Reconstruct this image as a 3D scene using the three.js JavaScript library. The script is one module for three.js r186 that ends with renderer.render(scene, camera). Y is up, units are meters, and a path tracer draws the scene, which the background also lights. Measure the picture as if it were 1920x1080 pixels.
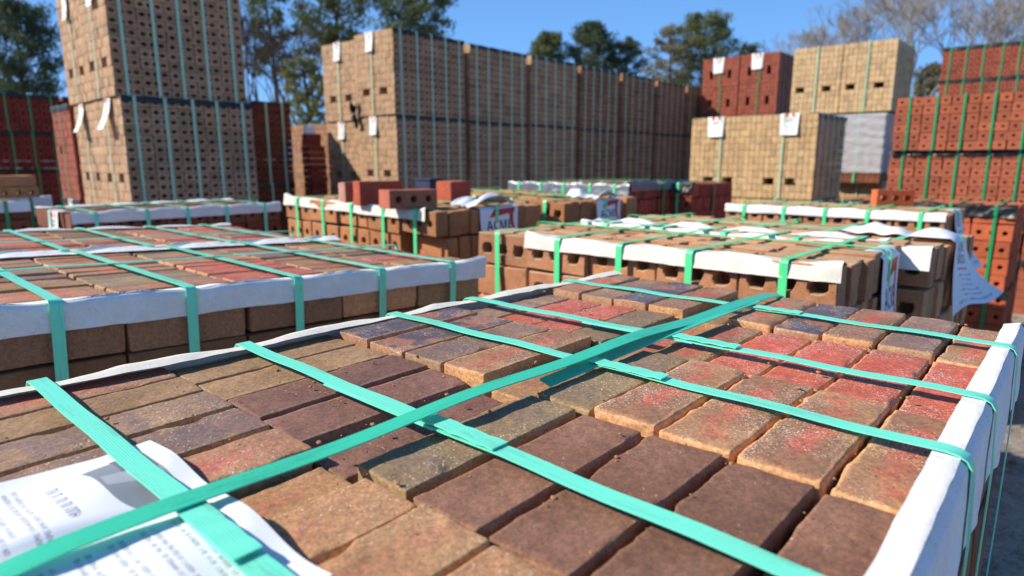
import * as THREE from 'three';
import { mergeGeometries, mergeVertices } from 'three/addons/utils/BufferGeometryUtils.js';

// ---------------------------------------------------------------- camera, sky, sun, exposure
const EYE = new THREE.Vector3(0, 1.22, 0), FPX = 1203, PITCH = Math.atan(238 / FPX);
const scene = new THREE.Scene();
const camera = new THREE.PerspectiveCamera(2 * Math.atan(540 / FPX) * 180 / Math.PI, 16 / 9, 0.02, 600);
camera.position.copy(EYE);
camera.rotation.set(-PITCH, 0, 0);
camera.focus = 0.66;
camera.userData.fStop = 5.6;
const LX = 0.6643, LZ = -0.7475;                    // the long axis of the near cubes, level
const AXL = new THREE.Vector3(LX, 0, LZ), AXC = new THREE.Vector3(-LZ, 0, LX);
const sunDir = new THREE.Vector3().addScaledVector(AXL, -0.57).addScaledVector(AXC, -0.58).add(new THREE.Vector3(0, 0.58, 0)).normalize();
const sun = new THREE.DirectionalLight(new THREE.Color(1, 0.93, 0.81), 5);
sun.position.copy(sunDir).multiplyScalar(60);
sun.castShadow = true; sun.shadow.radius = 1.2; sun.shadow.mapSize.set(4096, 4096);
Object.assign(sun.shadow.camera, { left: -25, right: 25, top: 25, bottom: -25, near: 1, far: 140 });
scene.add(sun, sun.target);
{ // clear winter sky, computed: deep blue overhead, paler towards the horizon, a little brighter round the sun
  const w = 512, h = 256, d = new Float32Array(w * h * 4);
  for (let j = 0; j < h; j++) for (let i = 0; i < w; i++) {
    const el = ((j + 0.5) / h - 0.5) * Math.PI, az = ((i + 0.5) / w - 0.5) * 2 * Math.PI;
    const v = new THREE.Vector3(Math.cos(el) * Math.cos(az), Math.sin(el), Math.cos(el) * Math.sin(az));
    const e = Math.max(0, el) / (Math.PI / 2), k = Math.exp(-e * 6.5), m = Math.exp(-e * 2.6);
    const s = Math.max(0, v.dot(sunDir)), g = 0.35 * Math.pow(s, 6) + 1.2 * Math.pow(s, 60);
    let r = 0.012 + 0.1 * m + 0.16 * k + g * 0.5, gg = 0.04 + 0.34 * m + 0.2 * k + g * 0.5, b = 0.13 + 0.84 * m + 0.12 * k + g * 0.45;
    if (el < 0) { r = 0.2; gg = 0.18; b = 0.15; }
    d.set([r, gg, b, 1], (j * w + i) * 4);
  }
  const t = new THREE.DataTexture(d, w, h, THREE.RGBAFormat, THREE.FloatType);
  t.mapping = THREE.EquirectangularReflectionMapping; t.magFilter = t.minFilter = THREE.LinearFilter; t.needsUpdate = true;
  scene.background = t; scene.environment = t;
}
const renderer = new THREE.WebGLRenderer({ antialias: true });
renderer.toneMapping = THREE.LinearToneMapping;
renderer.toneMappingExposure = 1.22;
renderer.shadowMap.enabled = true;

// ---------------------------------------------------------------- helpers
function mulberry(a) { return () => { a |= 0; a = a + 0x6D2B79F5 | 0; let t = Math.imul(a ^ a >>> 15, 1 | a); t = t + Math.imul(t ^ t >>> 7, 61 | t) ^ t; return ((t ^ t >>> 14) >>> 0) / 4294967296; }; }
const R = mulberry(20240117);
const rr = (a, b) => a + (b - a) * R();
const clamp = (x, a = 0, b = 1) => Math.min(b, Math.max(a, x));
const smooth = (a, b, x) => { const t = clamp((x - a) / (b - a)); return t * t * (3 - 2 * t); };
const hash = (x, y, s) => { let h = Math.imul(x | 0, 374761393) ^ Math.imul(y | 0, 668265263) ^ Math.imul(s | 0, 1274126177); h = Math.imul(h ^ h >>> 13, 1274126177); return ((h ^ h >>> 16) >>> 0) / 4294967296; };
function vnoise(x, y, s, per = 1 << 20) {
  const xi = Math.floor(x), yi = Math.floor(y), fx = x - xi, fy = y - yi, u = fx * fx * (3 - 2 * fx), v = fy * fy * (3 - 2 * fy);
  const m = (a) => ((a % per) + per) % per;
  const a = hash(m(xi), m(yi), s), b = hash(m(xi + 1), m(yi), s), c = hash(m(xi), m(yi + 1), s), d = hash(m(xi + 1), m(yi + 1), s);
  return a + (b - a) * u + (c - a) * v + (a - b - c + d) * u * v;
}
const fbm1 = (x, s) => vnoise(x, 0.37, s) * 0.6 + vnoise(x * 2.3, 1.7, s) * 0.28 + vnoise(x * 5.1, 3.3, s) * 0.12;
const NS = 512;
function noiseField(cells, oct, seed) { // tileable
  const a = new Float32Array(NS * NS);
  for (let j = 0; j < NS; j++) for (let i = 0; i < NS; i++) {
    let f = 0, amp = 0.5, c = cells;
    for (let o = 0; o < oct; o++) { f += amp * vnoise(i / NS * c, j / NS * c, seed + o, c); amp *= 0.5; c *= 2; }
    a[j * NS + i] = f / (1 - Math.pow(0.5, oct));
  }
  return a;
}
const nLow = noiseField(6, 4, 11), nMid = noiseField(24, 4, 23), nFine = noiseField(128, 2, 37);
const samp = (f, x, y) => f[((y | 0) & 511) * NS + ((x | 0) & 511)];
const lin = (c) => { c /= 255; return c <= 0.04045 ? c / 12.92 : Math.pow((c + 0.055) / 1.055, 2.4); };
const rgb = (r, g, b, k = 1) => new THREE.Color().setRGB(lin(r) * k, lin(g) * k, lin(b) * k);
const used = {};
function numbered(n) { const k = (used[n] = (used[n] ?? -1) + 1); return k ? n + '_' + String(k).padStart(3, '0') : n; }
function tag(o, label, category, group) { o.userData.label = label; o.userData.category = category; if (group) o.userData.group = group; return o; }
function thing(name, label, category, group) { const g = new THREE.Group(); g.name = numbered(name); scene.add(g); return tag(g, label, category, group); }
function part(parent, name, geo, mat) { const m = new THREE.Mesh(geo, mat); m.name = name; m.castShadow = m.receiveShadow = true; parent.add(m); return m; }
function struct(name, geo, mat) { const m = new THREE.Mesh(geo, mat); m.name = numbered(name); m.receiveShadow = m.castShadow = true; m.userData.kind = 'structure'; scene.add(m); return m; }
function dataTex(px, w, h, srgb) {
  const t = new THREE.DataTexture(px, w, h, THREE.RGBAFormat, THREE.UnsignedByteType);
  t.magFilter = THREE.LinearFilter; t.minFilter = THREE.LinearMipmapLinearFilter; t.generateMipmaps = true; t.wrapS = t.wrapT = THREE.RepeatWrapping;
  if (srgb) t.colorSpace = THREE.SRGBColorSpace; t.needsUpdate = true; return t;
}
function canvasTex(w, h, draw) { const c = document.createElement('canvas'); c.width = w; c.height = h; draw(c.getContext('2d'), w, h); const t = new THREE.CanvasTexture(c); t.colorSpace = THREE.SRGBColorSpace; t.anisotropy = 8; return t; }
const dirOf = (px, py) => new THREE.Vector3((px - 960) / FPX, -(py - 540) / FPX, -1).applyAxisAngle(new THREE.Vector3(1, 0, 0), -PITCH);
function onPlane(px, py, H) { const r = dirOf(px, py); return r.multiplyScalar(H / r.y).add(EYE); }      // the point of a level plane H above (below) the eye
function atDepth(px, py, D) { const r = dirOf(px, py); return r.multiplyScalar(D / -r.z).add(EYE); }
const V = (x, y, z) => new THREE.Vector3(x, y, z);

// a box with rounded edges and uneven faces, on grids that are finer near the edges
function brickBox(l, h, w, { nx = [0, 1], ny = [0, 1], nz = [0, 1], r = 0.004, amp = 0, chip = 0, seed = 1, uv = null } = {}) {
  let g = new THREE.BoxGeometry(1, 1, 1, nx.length - 1, ny.length - 1, nz.length - 1);
  g.deleteAttribute('uv'); g.deleteAttribute('normal');
  const p = g.attributes.position, look = (a, t) => a[Math.round((t + 0.5) * (a.length - 1))];
  for (let i = 0; i < p.count; i++) {
    let x = (look(nx, p.getX(i)) - 0.5) * l, y = (look(ny, p.getY(i)) - 0.5) * h, z = (look(nz, p.getZ(i)) - 0.5) * w;
    const bx = x, bz = z, by = y;
    let rad = r;
    if (amp || chip) rad = r * (0.55 + 0.9 * vnoise(bx * 70 + seed * 3.1, bz * 70 + by * 60, seed)) + chip * Math.pow(smooth(0.62, 0.95, vnoise(bx * 38 + seed, bz * 38 + by * 50 + 7, seed + 5)), 1.5);
    rad = Math.min(rad, l / 2.1, h / 2.1, w / 2.1);
    const cx = clamp(x, -l / 2 + rad, l / 2 - rad), cy = clamp(y, -h / 2 + rad, h / 2 - rad), cz = clamp(z, -w / 2 + rad, w / 2 - rad);
    let dx = x - cx, dy = y - cy, dz = z - cz; const d = Math.hypot(dx, dy, dz);
    if (d > 1e-9) { x = cx + dx / d * rad; y = cy + dy / d * rad; z = cz + dz / d * rad; }
    if (amp) {
      const n = (vnoise(bx * 45 + seed * 1.7, bz * 45 + by * 31, seed + 2) - 0.5) * 1.2 + (vnoise(bx * 160 + seed, bz * 160 + by * 120, seed + 3) - 0.5) * 0.7;
      x += Math.sign(bx) * (Math.abs(bx) > l / 2 - 1e-6 ? 1 : 0) * n * amp * 1.3; z += Math.sign(bz) * (Math.abs(bz) > w / 2 - 1e-6 ? 1 : 0) * n * amp * 1.6; y += (by > h / 2 - 1e-6 ? 1 : 0) * n * amp;
    }
    p.setXYZ(i, x, y, z);
  }
  g = mergeVertices(g, 1e-6); g.computeVertexNormals();
  if (uv) { // unfolded from the top: the sides carry on from the edges
    const q = g.attributes.position, a = new Float32Array(q.count * 2);
    for (let i = 0; i < q.count; i++) {
      const x = q.getX(i), y = q.getY(i), z = q.getZ(i), d0 = Math.max(0, h / 2 - y) % 0.046, dep = d0 > 0.023 ? 0.046 - d0 : d0;
      const ex = Math.abs(x) > l / 2 - 0.007 ? Math.sign(x) * dep : 0, ez = Math.abs(z) > w / 2 - 0.007 ? Math.sign(z) * dep : 0;
      a[2 * i] = uv.u + ((x + ex) / 0.244 + 0.5) * uv.du; a[2 * i + 1] = uv.v + ((z + ez) / 0.107 + 0.5) * uv.dv;
    }
    g.setAttribute('uv', new THREE.BufferAttribute(a, 2));
  }
  return g;
}
function boxUV(g, s = 4, off = 0) { // uv in metres times s from the dominant face direction; wants split faces
  if (g.index) g = g.toNonIndexed();
  const p = g.attributes.position, a = new Float32Array(p.count * 2), A = V(0, 0, 0), B = V(0, 0, 0), C = V(0, 0, 0);
  for (let i = 0; i < p.count; i += 3) {
    A.fromBufferAttribute(p, i); B.fromBufferAttribute(p, i + 1); C.fromBufferAttribute(p, i + 2);
    const n = B.clone().sub(A).cross(C.clone().sub(A)), ax = Math.abs(n.x), ay = Math.abs(n.y), az = Math.abs(n.z);
    for (let k = 0; k < 3; k++) { const P = [A, B, C][k]; const u = ax > ay && ax > az ? P.z : P.x, v = ay >= ax && ay >= az ? P.z : P.y; a[2 * (i + k)] = u * s + off; a[2 * (i + k) + 1] = v * s + off * 0.73; }
  }
  g.setAttribute('uv', new THREE.BufferAttribute(a, 2)); return g;
}
function tint(g, t) { // each brick face takes the tone colour of the axis it points along
  if (g.index) g = g.toNonIndexed();
  const p = g.attributes.position, c = new Float32Array(p.count * 3), A = V(0, 0, 0), B = V(0, 0, 0), C = V(0, 0, 0);
  for (let i = 0; i < p.count; i += 3) {
    A.fromBufferAttribute(p, i); B.fromBufferAttribute(p, i + 1); C.fromBufferAttribute(p, i + 2);
    const n = B.clone().sub(A).cross(C.clone().sub(A)), ax = Math.abs(n.x), ay = Math.abs(n.y), az = Math.abs(n.z);
    const col = ax > ay && ax > az ? t.x : ay > az ? t.y : t.z;
    for (let k = 0; k < 3; k++) c.set([col.r, col.g, col.b], 3 * (i + k));
  }
  g.setAttribute('color', new THREE.BufferAttribute(c, 3)); return g;
}
// ---------------------------------------------------------------- textures of clay, felt, plastic, asphalt
const GR = 512;
function grainTex(contrast, specks, seed) {
  const px = new Uint8Array(GR * GR * 4), bp = new Uint8Array(GR * GR * 4);
  for (let j = 0; j < GR; j++) for (let i = 0; i < GR; i++) {
    const a = samp(nLow, i + seed * 31, j), b = samp(nMid, i, j + seed * 57), c = samp(nFine, i + seed, j + seed);
    let v = 1 + contrast * ((a - 0.5) * 0.9 + (b - 0.5) * 0.9 + (c - 0.5) * 0.8);
    const sp = hash(i >> 1, j >> 1, seed); if (sp < specks) v *= 0.55; else if (sp > 1 - specks * 0.7) v *= 1.3;
    const k = clamp(v * 0.78) * 255, o = (j * GR + i) * 4;
    px[o] = k; px[o + 1] = clamp(v * 0.77 + (a - 0.5) * 0.05) * 255; px[o + 2] = clamp(v * 0.76 + (b - 0.5) * 0.07) * 255; px[o + 3] = 255;
    const hgt = clamp(0.5 + (b - 0.5) * 0.8 + (c - 0.5) * 0.7 - (sp < specks ? 0.3 : 0)) * 255; bp[o] = bp[o + 1] = bp[o + 2] = hgt; bp[o + 3] = 255;
  }
  return [dataTex(px, GR, GR, false), dataTex(bp, GR, GR, false)];
}
const [clayMap, clayBump] = grainTex(0.42, 0.02, 3), [feltMap, feltBump] = grainTex(0.13, 0.004, 7), [roadMap, roadBump] = grainTex(0.9, 0.08, 13);
// atlas of paver faces, 2.5 pixels per millimetre: one tile is the face with 25 mm of each side folded up
const TW = 610, TH = 268, AT = 2048;
const kinds = ['choc', 'choc', 'choc', 'plum', 'plum', 'tan', 'tan', 'flash', 'flash', 'flash', 'red', 'red', 'blue', 'blue', 'olive', 'olive', 'orange', 'orange', 'pink', 'dusk', 'dusk'];
const tileOf = {};
kinds.forEach((k, i) => (tileOf[k] ??= []).push(i));
const SPEC = { // base, second, edge, flash colour, flash strength, painted pale glints, dark glaze
  choc: [[130, 92, 72], [112, 77, 60], [142, 102, 76], null, 0, 0.02, 0], plum: [[126, 88, 74], [108, 74, 63], [136, 100, 80], null, 0, 0.06, 0],
  tan: [[148, 116, 84], [126, 96, 68], [156, 122, 86], null, 0, 0.05, 0], flash: [[156, 116, 82], [134, 96, 70], [198, 146, 98], [176, 90, 70], 0.92, 1, 0],
  red: [[176, 94, 72], [162, 84, 66], [192, 140, 98], [180, 84, 66], 0.7, 1.1, 0], blue: [[146, 106, 84], [118, 88, 80], [172, 126, 90], [154, 84, 66], 0.35, 0.9, 0.85],
  olive: [[142, 118, 86], [120, 98, 74], [156, 126, 86], [124, 102, 88], 0.6, 0.5, 0], orange: [[172, 132, 94], [156, 114, 80], [182, 140, 96], [164, 100, 78], 0.7, 0.2, 0],
  pink: [[160, 118, 88], [142, 100, 76], [164, 126, 92], [172, 94, 78], 0.8, 0.4, 0], dusk: [[148, 116, 90], [128, 98, 82], [162, 126, 90], [116, 92, 90], 0.6, 0.4, 0.25] };
const atlasPx = new Uint8Array(AT * AT * 4), atlasBp = new Uint8Array(AT * AT * 4), atlasRg = new Uint8Array(AT * AT * 4).fill(255);
kinds.forEach((kind, t) => {
  const [b1, b2, ed, fl, fs, gritGlints, glaze] = SPEC[kind], ox = (t % 3) * TW + 20, oy = Math.floor(t / 3) * TH + 10, s = t * 97 + 5, rnd = mulberry(t * 7919 + 3);
  const fx = 0.35 + rnd() * 0.3, fw = 0.34 + rnd() * 0.16, fh = kind === 'red' ? 0.62 : 0.22 + rnd() * 0.12, bands = kind === 'olive' || kind === 'dusk' || (kind === 'blue' && t % 2);
  for (let j = 0; j < TH; j++) for (let i = 0; i < TW; i++) {
    const mx = i / 2.5 - 25, my = j / 2.5 - 25; // mm on the face, 0..194 by 0..57
    const a = samp(nLow, i * 0.55 + s, j * 0.55 + s * 3), b = samp(nMid, i * 0.8 + s * 5, j * 0.8 + s), c = samp(nFine, i + s * 2, j + s * 7), c2 = samp(nMid, i * 2.3 + s, j * 2.3);
    const m = smooth(0.35, 0.65, a * 0.6 + b * 0.4);
    let r = b1[0] + (b2[0] - b1[0]) * m, g = b1[1] + (b2[1] - b1[1]) * m, bl = b1[2] + (b2[2] - b1[2]) * m;
    if (fl) {
      const dx = (mx / 194 - (bands ? 0.5 + 0.33 * Math.sin(mx * 0.075 + t) : fx)) / (bands ? 0.2 : fw), dy = (my / 57 - 0.5) / (bands ? 0.6 : fh);
      const f = fs * smooth(1.35, 0.35, Math.hypot(dx, dy) + (a - 0.5) * 1.5 + (b - 0.5) * 0.7);
      r += (fl[0] - r) * f; g += (fl[1] - g) * f; bl += (fl[2] - bl) * f;
    }
    let gl = 0;
    if (glaze) { gl = glaze * smooth(0.5, 0.62, a * 0.75 + b * 0.35 + (my > 57 || my < 0 ? -0.5 : 0)); r += (74 - r) * gl * 0.85; g += (66 - g) * gl * 0.85; bl += (74 - bl) * gl * 0.85; }
    // worn, sanded edge: its own clay colour
    const e = Math.min(mx, 194 - mx, my, 57 - my), we = smooth(3.2, -0.6, e + (b - 0.5) * 4.5);
    r += (ed[0] - r) * we * 0.85; g += (ed[1] - g) * we * 0.85; bl += (ed[2] - bl) * we * 0.85;
    const v = 1 + (c - 0.5) * 0.34 + (b - 0.5) * 0.18 + (c2 - 0.5) * 0.25; r *= v; g *= v; bl *= v;
    const o = ((oy + j) * AT + ox + i) * 4;
    atlasPx[o] = clamp(r, 0, 255); atlasPx[o + 1] = clamp(g, 0, 255); atlasPx[o + 2] = clamp(bl, 0, 255); atlasPx[o + 3] = 255;
    const hh = clamp(0.5 + (c - 0.5) * 0.5 + (c2 - 0.5) * 0.7 + (b - 0.5) * 0.5) * 200; atlasBp[o] = atlasBp[o + 1] = atlasBp[o + 2] = hh; atlasBp[o + 3] = 255;
    const ro = clamp(0.86 - gl * 0.35 - (gritGlints > 0.5 ? 0.12 : 0)) * 255; atlasRg[o] = atlasRg[o + 1] = atlasRg[o + 2] = ro;
  }
  const dot = (cx, cy, rad, col, up) => { for (let y = -2; y <= 2; y++) for (let x = -2; x <= 2; x++) if (x * x + y * y <= rad * rad) {
    const X = ox + clamp(cx + x, 0, TW - 1), Y = oy + clamp(cy + y, 0, TH - 1), o = (Y * AT + X) * 4; const k = 0.75;
    for (let q = 0; q < 3; q++) atlasPx[o + q] += (col[q] - atlasPx[o + q]) * k; const hb = clamp(atlasBp[o] + up, 0, 255); atlasBp[o] = atlasBp[o + 1] = atlasBp[o + 2] = hb; } };
  const n = Math.round(2600 * gritGlints);
  for (let q = 0; q < n; q++) { // grit in the glaze with its sparkle painted on as pale dots, in drifts
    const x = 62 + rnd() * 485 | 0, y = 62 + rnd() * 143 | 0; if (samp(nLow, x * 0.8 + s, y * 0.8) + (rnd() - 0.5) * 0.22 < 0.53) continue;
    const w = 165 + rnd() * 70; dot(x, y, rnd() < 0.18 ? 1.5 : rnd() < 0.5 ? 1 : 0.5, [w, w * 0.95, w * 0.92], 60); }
  for (let q = 0; q < 160; q++) dot(rnd() * TW | 0, rnd() * TH | 0, rnd() < 0.2 ? 1.5 : 1, [52, 40, 36], -70);
});
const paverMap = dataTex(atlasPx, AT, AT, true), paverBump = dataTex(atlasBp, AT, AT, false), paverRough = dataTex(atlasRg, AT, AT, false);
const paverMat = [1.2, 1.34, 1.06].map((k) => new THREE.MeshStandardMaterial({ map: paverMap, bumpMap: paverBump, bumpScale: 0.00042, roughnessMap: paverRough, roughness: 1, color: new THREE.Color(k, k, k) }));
const tileUV = (t) => ({ u: ((t % 3) * TW + 20) / AT, v: (Math.floor(t / 3) * TH + 10) / AT, du: TW / AT, dv: TH / AT });
// clay of the other cubes: the face colour is in the geometry, the batch tone in the material
const clay = [[1.3, 1.3, 1.3], [1.12, 1.1, 1.06], [1.42, 1.38, 1.32], [1.22, 1.14, 1.08], [1.02, 1.02, 1.03], [1.36, 1.3, 1.2]].map((c) =>
  new THREE.MeshStandardMaterial({ map: clayMap, bumpMap: clayBump, bumpScale: 0.0007, roughness: 0.93, vertexColors: true, color: new THREE.Color(...c) }));
const felt = new THREE.MeshStandardMaterial({ map: feltMap, bumpMap: feltBump, bumpScale: 0.0003, roughness: 1, color: rgb(246, 245, 243, 1.12), side: THREE.DoubleSide });
const feltOld = new THREE.MeshStandardMaterial({ map: feltMap, bumpMap: feltBump, bumpScale: 0.0003, roughness: 1, color: rgb(236, 231, 219, 1.12), side: THREE.DoubleSide });
const blackFilm = new THREE.MeshPhysicalMaterial({ color: rgb(26, 27, 30), roughness: 0.42, side: THREE.DoubleSide });
const silverFilm = new THREE.MeshPhysicalMaterial({ color: rgb(120, 124, 130), roughness: 0.35, metalness: 0.25, side: THREE.DoubleSide });
const strapMats = { teal: [116, 232, 200], deep: [62, 202, 162], mint: [88, 226, 150], pale: [176, 214, 180], emerald: [30, 150, 92] };  // deep: teal darkened, the dimmer light on the twisted long strap in its colour
const [strapMap, strapBump] = (() => { // ribbed lengthwise, scuffed, dusty in smears
  const w = 1024, h = 64, a = new Uint8Array(w * h * 4), b = new Uint8Array(w * h * 4);
  for (let j = 0; j < h; j++) for (let i = 0; i < w; i++) {
    const n = samp(nLow, i * 0.5, j * 2 + 90), f = samp(nMid, i * 0.5, j * 3 + 11), o = (j * w + i) * 4, scuff = smooth(0.6, 0.7, n * 0.5 + f * 0.5), dust = smooth(0.58, 0.74, samp(nLow, i * 0.35 + 200, j * 1.4 + 300) * 0.7 + samp(nFine, i, j) * 0.3), v = 0.93 + (samp(nFine, i * 0.2, j * 7) - 0.5) * 0.1 - scuff * 0.13;
    a[o] = clamp(v + dust * 0.05) * 255; a[o + 1] = clamp(v - dust * 0.1) * 255; a[o + 2] = clamp(v - dust * 0.14) * 255; a[o + 3] = 255;
    b[o] = b[o + 1] = b[o + 2] = clamp(0.5 + 0.25 * Math.sin(j / h * 6.283 * 9) + 0.18 * Math.sin(i * 0.75) * Math.sin(j / h * 6.283 * 9) + (f - 0.5) * 0.3) * 255; b[o + 3] = 255;
  }
  return [dataTex(a, w, h, false), dataTex(b, w, h, false)];
})();
for (const k in strapMats) strapMats[k] = new THREE.MeshPhysicalMaterial({ map: strapMap, bumpMap: strapBump, bumpScale: 0.00022, color: rgb(...strapMats[k], 1.12), roughness: 0.33, clearcoat: 0.25, clearcoatRoughness: 0.35 });

// ---------------------------------------------------------------- printed paper
const smallTagTex = canvasTex(128, 192, (c, w, h) => {
  c.fillStyle = '#f4f4f2'; c.fillRect(0, 0, w, h); c.fillStyle = '#d8322e';
  c.beginPath(); c.moveTo(26, 40); c.lineTo(44, 12); c.lineTo(58, 12); c.lineTo(58, 52); c.lineTo(40, 52); c.fill();
  c.beginPath(); c.moveTo(70, 12); c.lineTo(92, 8); c.lineTo(104, 52); c.lineTo(84, 52); c.fill();
  c.fillStyle = '#333'; c.font = 'bold 18px sans-serif'; c.textAlign = 'center'; c.fillText('ACME', 64, 74); c.fillText('BRICK', 64, 92);
  c.fillStyle = '#8a8f98'; for (let i = 0; i < 7; i++) c.fillRect(20 + (i * 13) % 11, 108 + i * 10, 70 + (i * 29) % 22, 3);
});
const acmeTex = canvasTex(320, 400, (c, w, h) => {
  c.fillStyle = '#eceff4'; c.fillRect(0, 0, w, h); c.fillStyle = '#c4302c';
  c.beginPath(); c.moveTo(70, 118); c.lineTo(112, 66); c.lineTo(292, 60); c.lineTo(286, 96); c.lineTo(226, 98); c.lineTo(70, 118); c.fill();
  c.beginPath(); c.moveTo(238, 62); c.lineTo(292, 60); c.bezierCurveTo(270, 110, 276, 170, 306, 222); c.lineTo(276, 214); c.bezierCurveTo(246, 160, 238, 110, 238, 62); c.fill();
  c.fillStyle = '#15161a'; c.textAlign = 'center'; c.font = 'bold 84px sans-serif'; c.fillText('ACME', 156, 196, 220); c.fillText('BRICK', 160, 278, 230);
  c.fillStyle = '#565b66'; for (let i = 0; i < 6; i++) c.fillRect(60 + (i * 17) % 30, 306 + i * 14, 190 - (i * 23) % 60, 4);
});
const bigTagTex = canvasTex(448, 448, (c, w, h) => {
  c.fillStyle = '#eef1f7'; c.fillRect(0, 0, w, h); c.textAlign = 'center'; c.fillStyle = '#14161c'; c.font = 'bold 78px sans-serif';
  c.fillText('ACME', 214, 86, 250); c.fillText('BRICK', 214, 164, 260); c.fillStyle = '#3a6ad0'; c.fillRect(100, 92, 120, 8);
  c.fillStyle = '#c8403a'; c.font = 'bold 24px sans-serif'; for (let i = 0; i < 11; i++) c.fillRect(104 + i * 20, 190 + (i % 3), 13, 15);
  c.fillStyle = '#40444e'; const rnd = mulberry(5);
  [[250, 22], [180, 20], [210, 20], [240, 20], [220, 20], [330, 26]].forEach(([len, hh], k) => { for (let x = -len / 2; x < len / 2; x += 15) if (rnd() > 0.12) { const u = 214 + x + 20, v = 232 + k * 34; c.fillRect(u, v, 3, hh * 0.7); c.fillRect(u, v + (rnd() * 3 | 0) * 6, 9, 3); if (rnd() > 0.5) c.fillRect(u + 7, v + 3, 3, hh * 0.5); } });
});
const labelTex = canvasTex(1024, 1024, (c, w, h) => { // x runs across the cube (towards its near side), y towards the near end
  c.fillStyle = '#f3f5fa'; c.fillRect(0, 0, w, h); const rnd = mulberry(9);
  const words = (x, y, len, s, col) => { c.fillStyle = col; let u = x; while (u < x + len) { const n = 2 + rnd() * 7 | 0; for (let k = 0; k < n && u < x + len; k++) { const q = rnd(); c.fillRect(u, y, s * 0.16, s); if (q > 0.3) c.fillRect(u, y + (q > 0.6 ? 0 : s * 0.45), s * 0.5, s * 0.16); if (q > 0.5) c.fillRect(u + s * 0.42, y + s * 0.2, s * 0.15, s * 0.7); u += s * 0.72; } u += s * 0.6; } };
  // picture of a paved drive
  c.fillStyle = '#8b9199'; c.beginPath(); c.moveTo(90, 60); c.lineTo(470, 50); c.lineTo(470, 150); c.bezierCurveTo(380, 250, 240, 190, 120, 235); c.fill();
  c.fillStyle = '#6f757e'; c.fillRect(90, 62, 150, 90); c.fillStyle = '#aab0b8'; c.beginPath(); c.moveTo(230, 60); c.lineTo(300, 60); c.lineTo(250, 205); c.lineTo(190, 205); c.fill();
  c.fillStyle = '#7c828b'; for (let i = 0; i < 12; i++) c.fillRect(300 + i * 13, 58, 4, 110);
  words(150, 300, 230, 30, '#70788a');
  for (let i = 0; i < 9; i++) words(80, 380 + i * 62, 370 - (i * 53) % 90, 13, '#7c8496'), words(80, 402 + i * 62, 380 - (i * 31) % 120, 13, '#7c8496');
  for (let i = 0; i < 13; i++) words(560, 60 + i * 70, 400 - (i * 71) % 110, 13, '#7c8496'), words(560, 82 + i * 70, 390 - (i * 37) % 90, 13, '#7c8496');
});
const paper = (t) => new THREE.MeshStandardMaterial({ map: t, roughness: 0.6, side: THREE.DoubleSide, color: new THREE.Color(0.92, 0.92, 0.92) });
const smallTagMat = paper(smallTagTex), acmeMat = paper(acmeTex), bigTagMat = paper(bigTagTex), labelMat = paper(labelTex);
const plainPaper = new THREE.MeshStandardMaterial({ color: rgb(240, 242, 246, 0.92), roughness: 0.55, side: THREE.DoubleSide });

// ---------------------------------------------------------------- swept ribbons, sheets
function ribbon(pts, wdir, width, th) { // wdir: Vector3 or function(i)
  const n = pts.length, pos = [], idx = [], uv = [], run = [R() * 5]; for (let i = 1; i < n; i++) run.push(run[i - 1] + pts[i].distanceTo(pts[i - 1]) * 2.2);
  const rows = [[], [], [], []];
  for (let i = 0; i < n; i++) {
    const t = pts[Math.min(n - 1, i + 1)].clone().sub(pts[Math.max(0, i - 1)]).normalize(), w = (typeof wdir === 'function' ? wdir(i) : wdir.clone());
    w.addScaledVector(t, -w.dot(t)).normalize(); const nn = t.clone().cross(w).normalize();
    [[1, 1], [-1, 1], [-1, -1], [1, -1]].forEach(([a, b], k) => rows[k].push(pts[i].clone().addScaledVector(w, a * width / 2).addScaledVector(nn, b * th / 2)));
  }
  for (let k = 0; k < 4; k++) { const A = rows[k], B = rows[(k + 1) % 4], o = pos.length / 3; for (let i = 0; i < n; i++) { pos.push(...A[i].toArray(), ...B[i].toArray()); uv.push(run[i], k % 2 ? 0 : 0.02, run[i], k % 2 ? 0.02 : 0.98); } for (let i = 0; i < n - 1; i++) { const q = o + 2 * i; idx.push(q, q + 1, q + 2, q + 1, q + 3, q + 2); } }
  for (const i of [0, n - 1]) { const o = pos.length / 3; for (let k = 0; k < 4; k++) { pos.push(...rows[k][i].toArray()); uv.push(0, 0); } idx.push(o, o + 1, o + 2, o, o + 2, o + 3); }
  const g = new THREE.BufferGeometry(); g.setAttribute('position', new THREE.Float32BufferAttribute(pos, 3)); g.setIndex(idx); g.computeVertexNormals();
  g.setAttribute('uv', new THREE.Float32BufferAttribute(uv, 2)); return g;
}
function sheet(nu, nv, f, uvs = [1, 1]) { // f(u, v) -> Vector3
  const pos = [], uv = [], idx = [];
  for (let j = 0; j <= nv; j++) for (let i = 0; i <= nu; i++) { pos.push(...f(i / nu, j / nv).toArray()); uv.push(i / nu * uvs[0], j / nv * uvs[1]); }
  for (let j = 0; j < nv; j++) for (let i = 0; i < nu; i++) { const a = j * (nu + 1) + i; idx.push(a, a + 1, a + nu + 1, a + 1, a + nu + 2, a + nu + 1); }
  const g = new THREE.BufferGeometry(); g.setAttribute('position', new THREE.Float32BufferAttribute(pos, 3)); g.setAttribute('uv', new THREE.Float32BufferAttribute(uv, 2)); g.setIndex(idx); g.computeVertexNormals(); return g;
}
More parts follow.
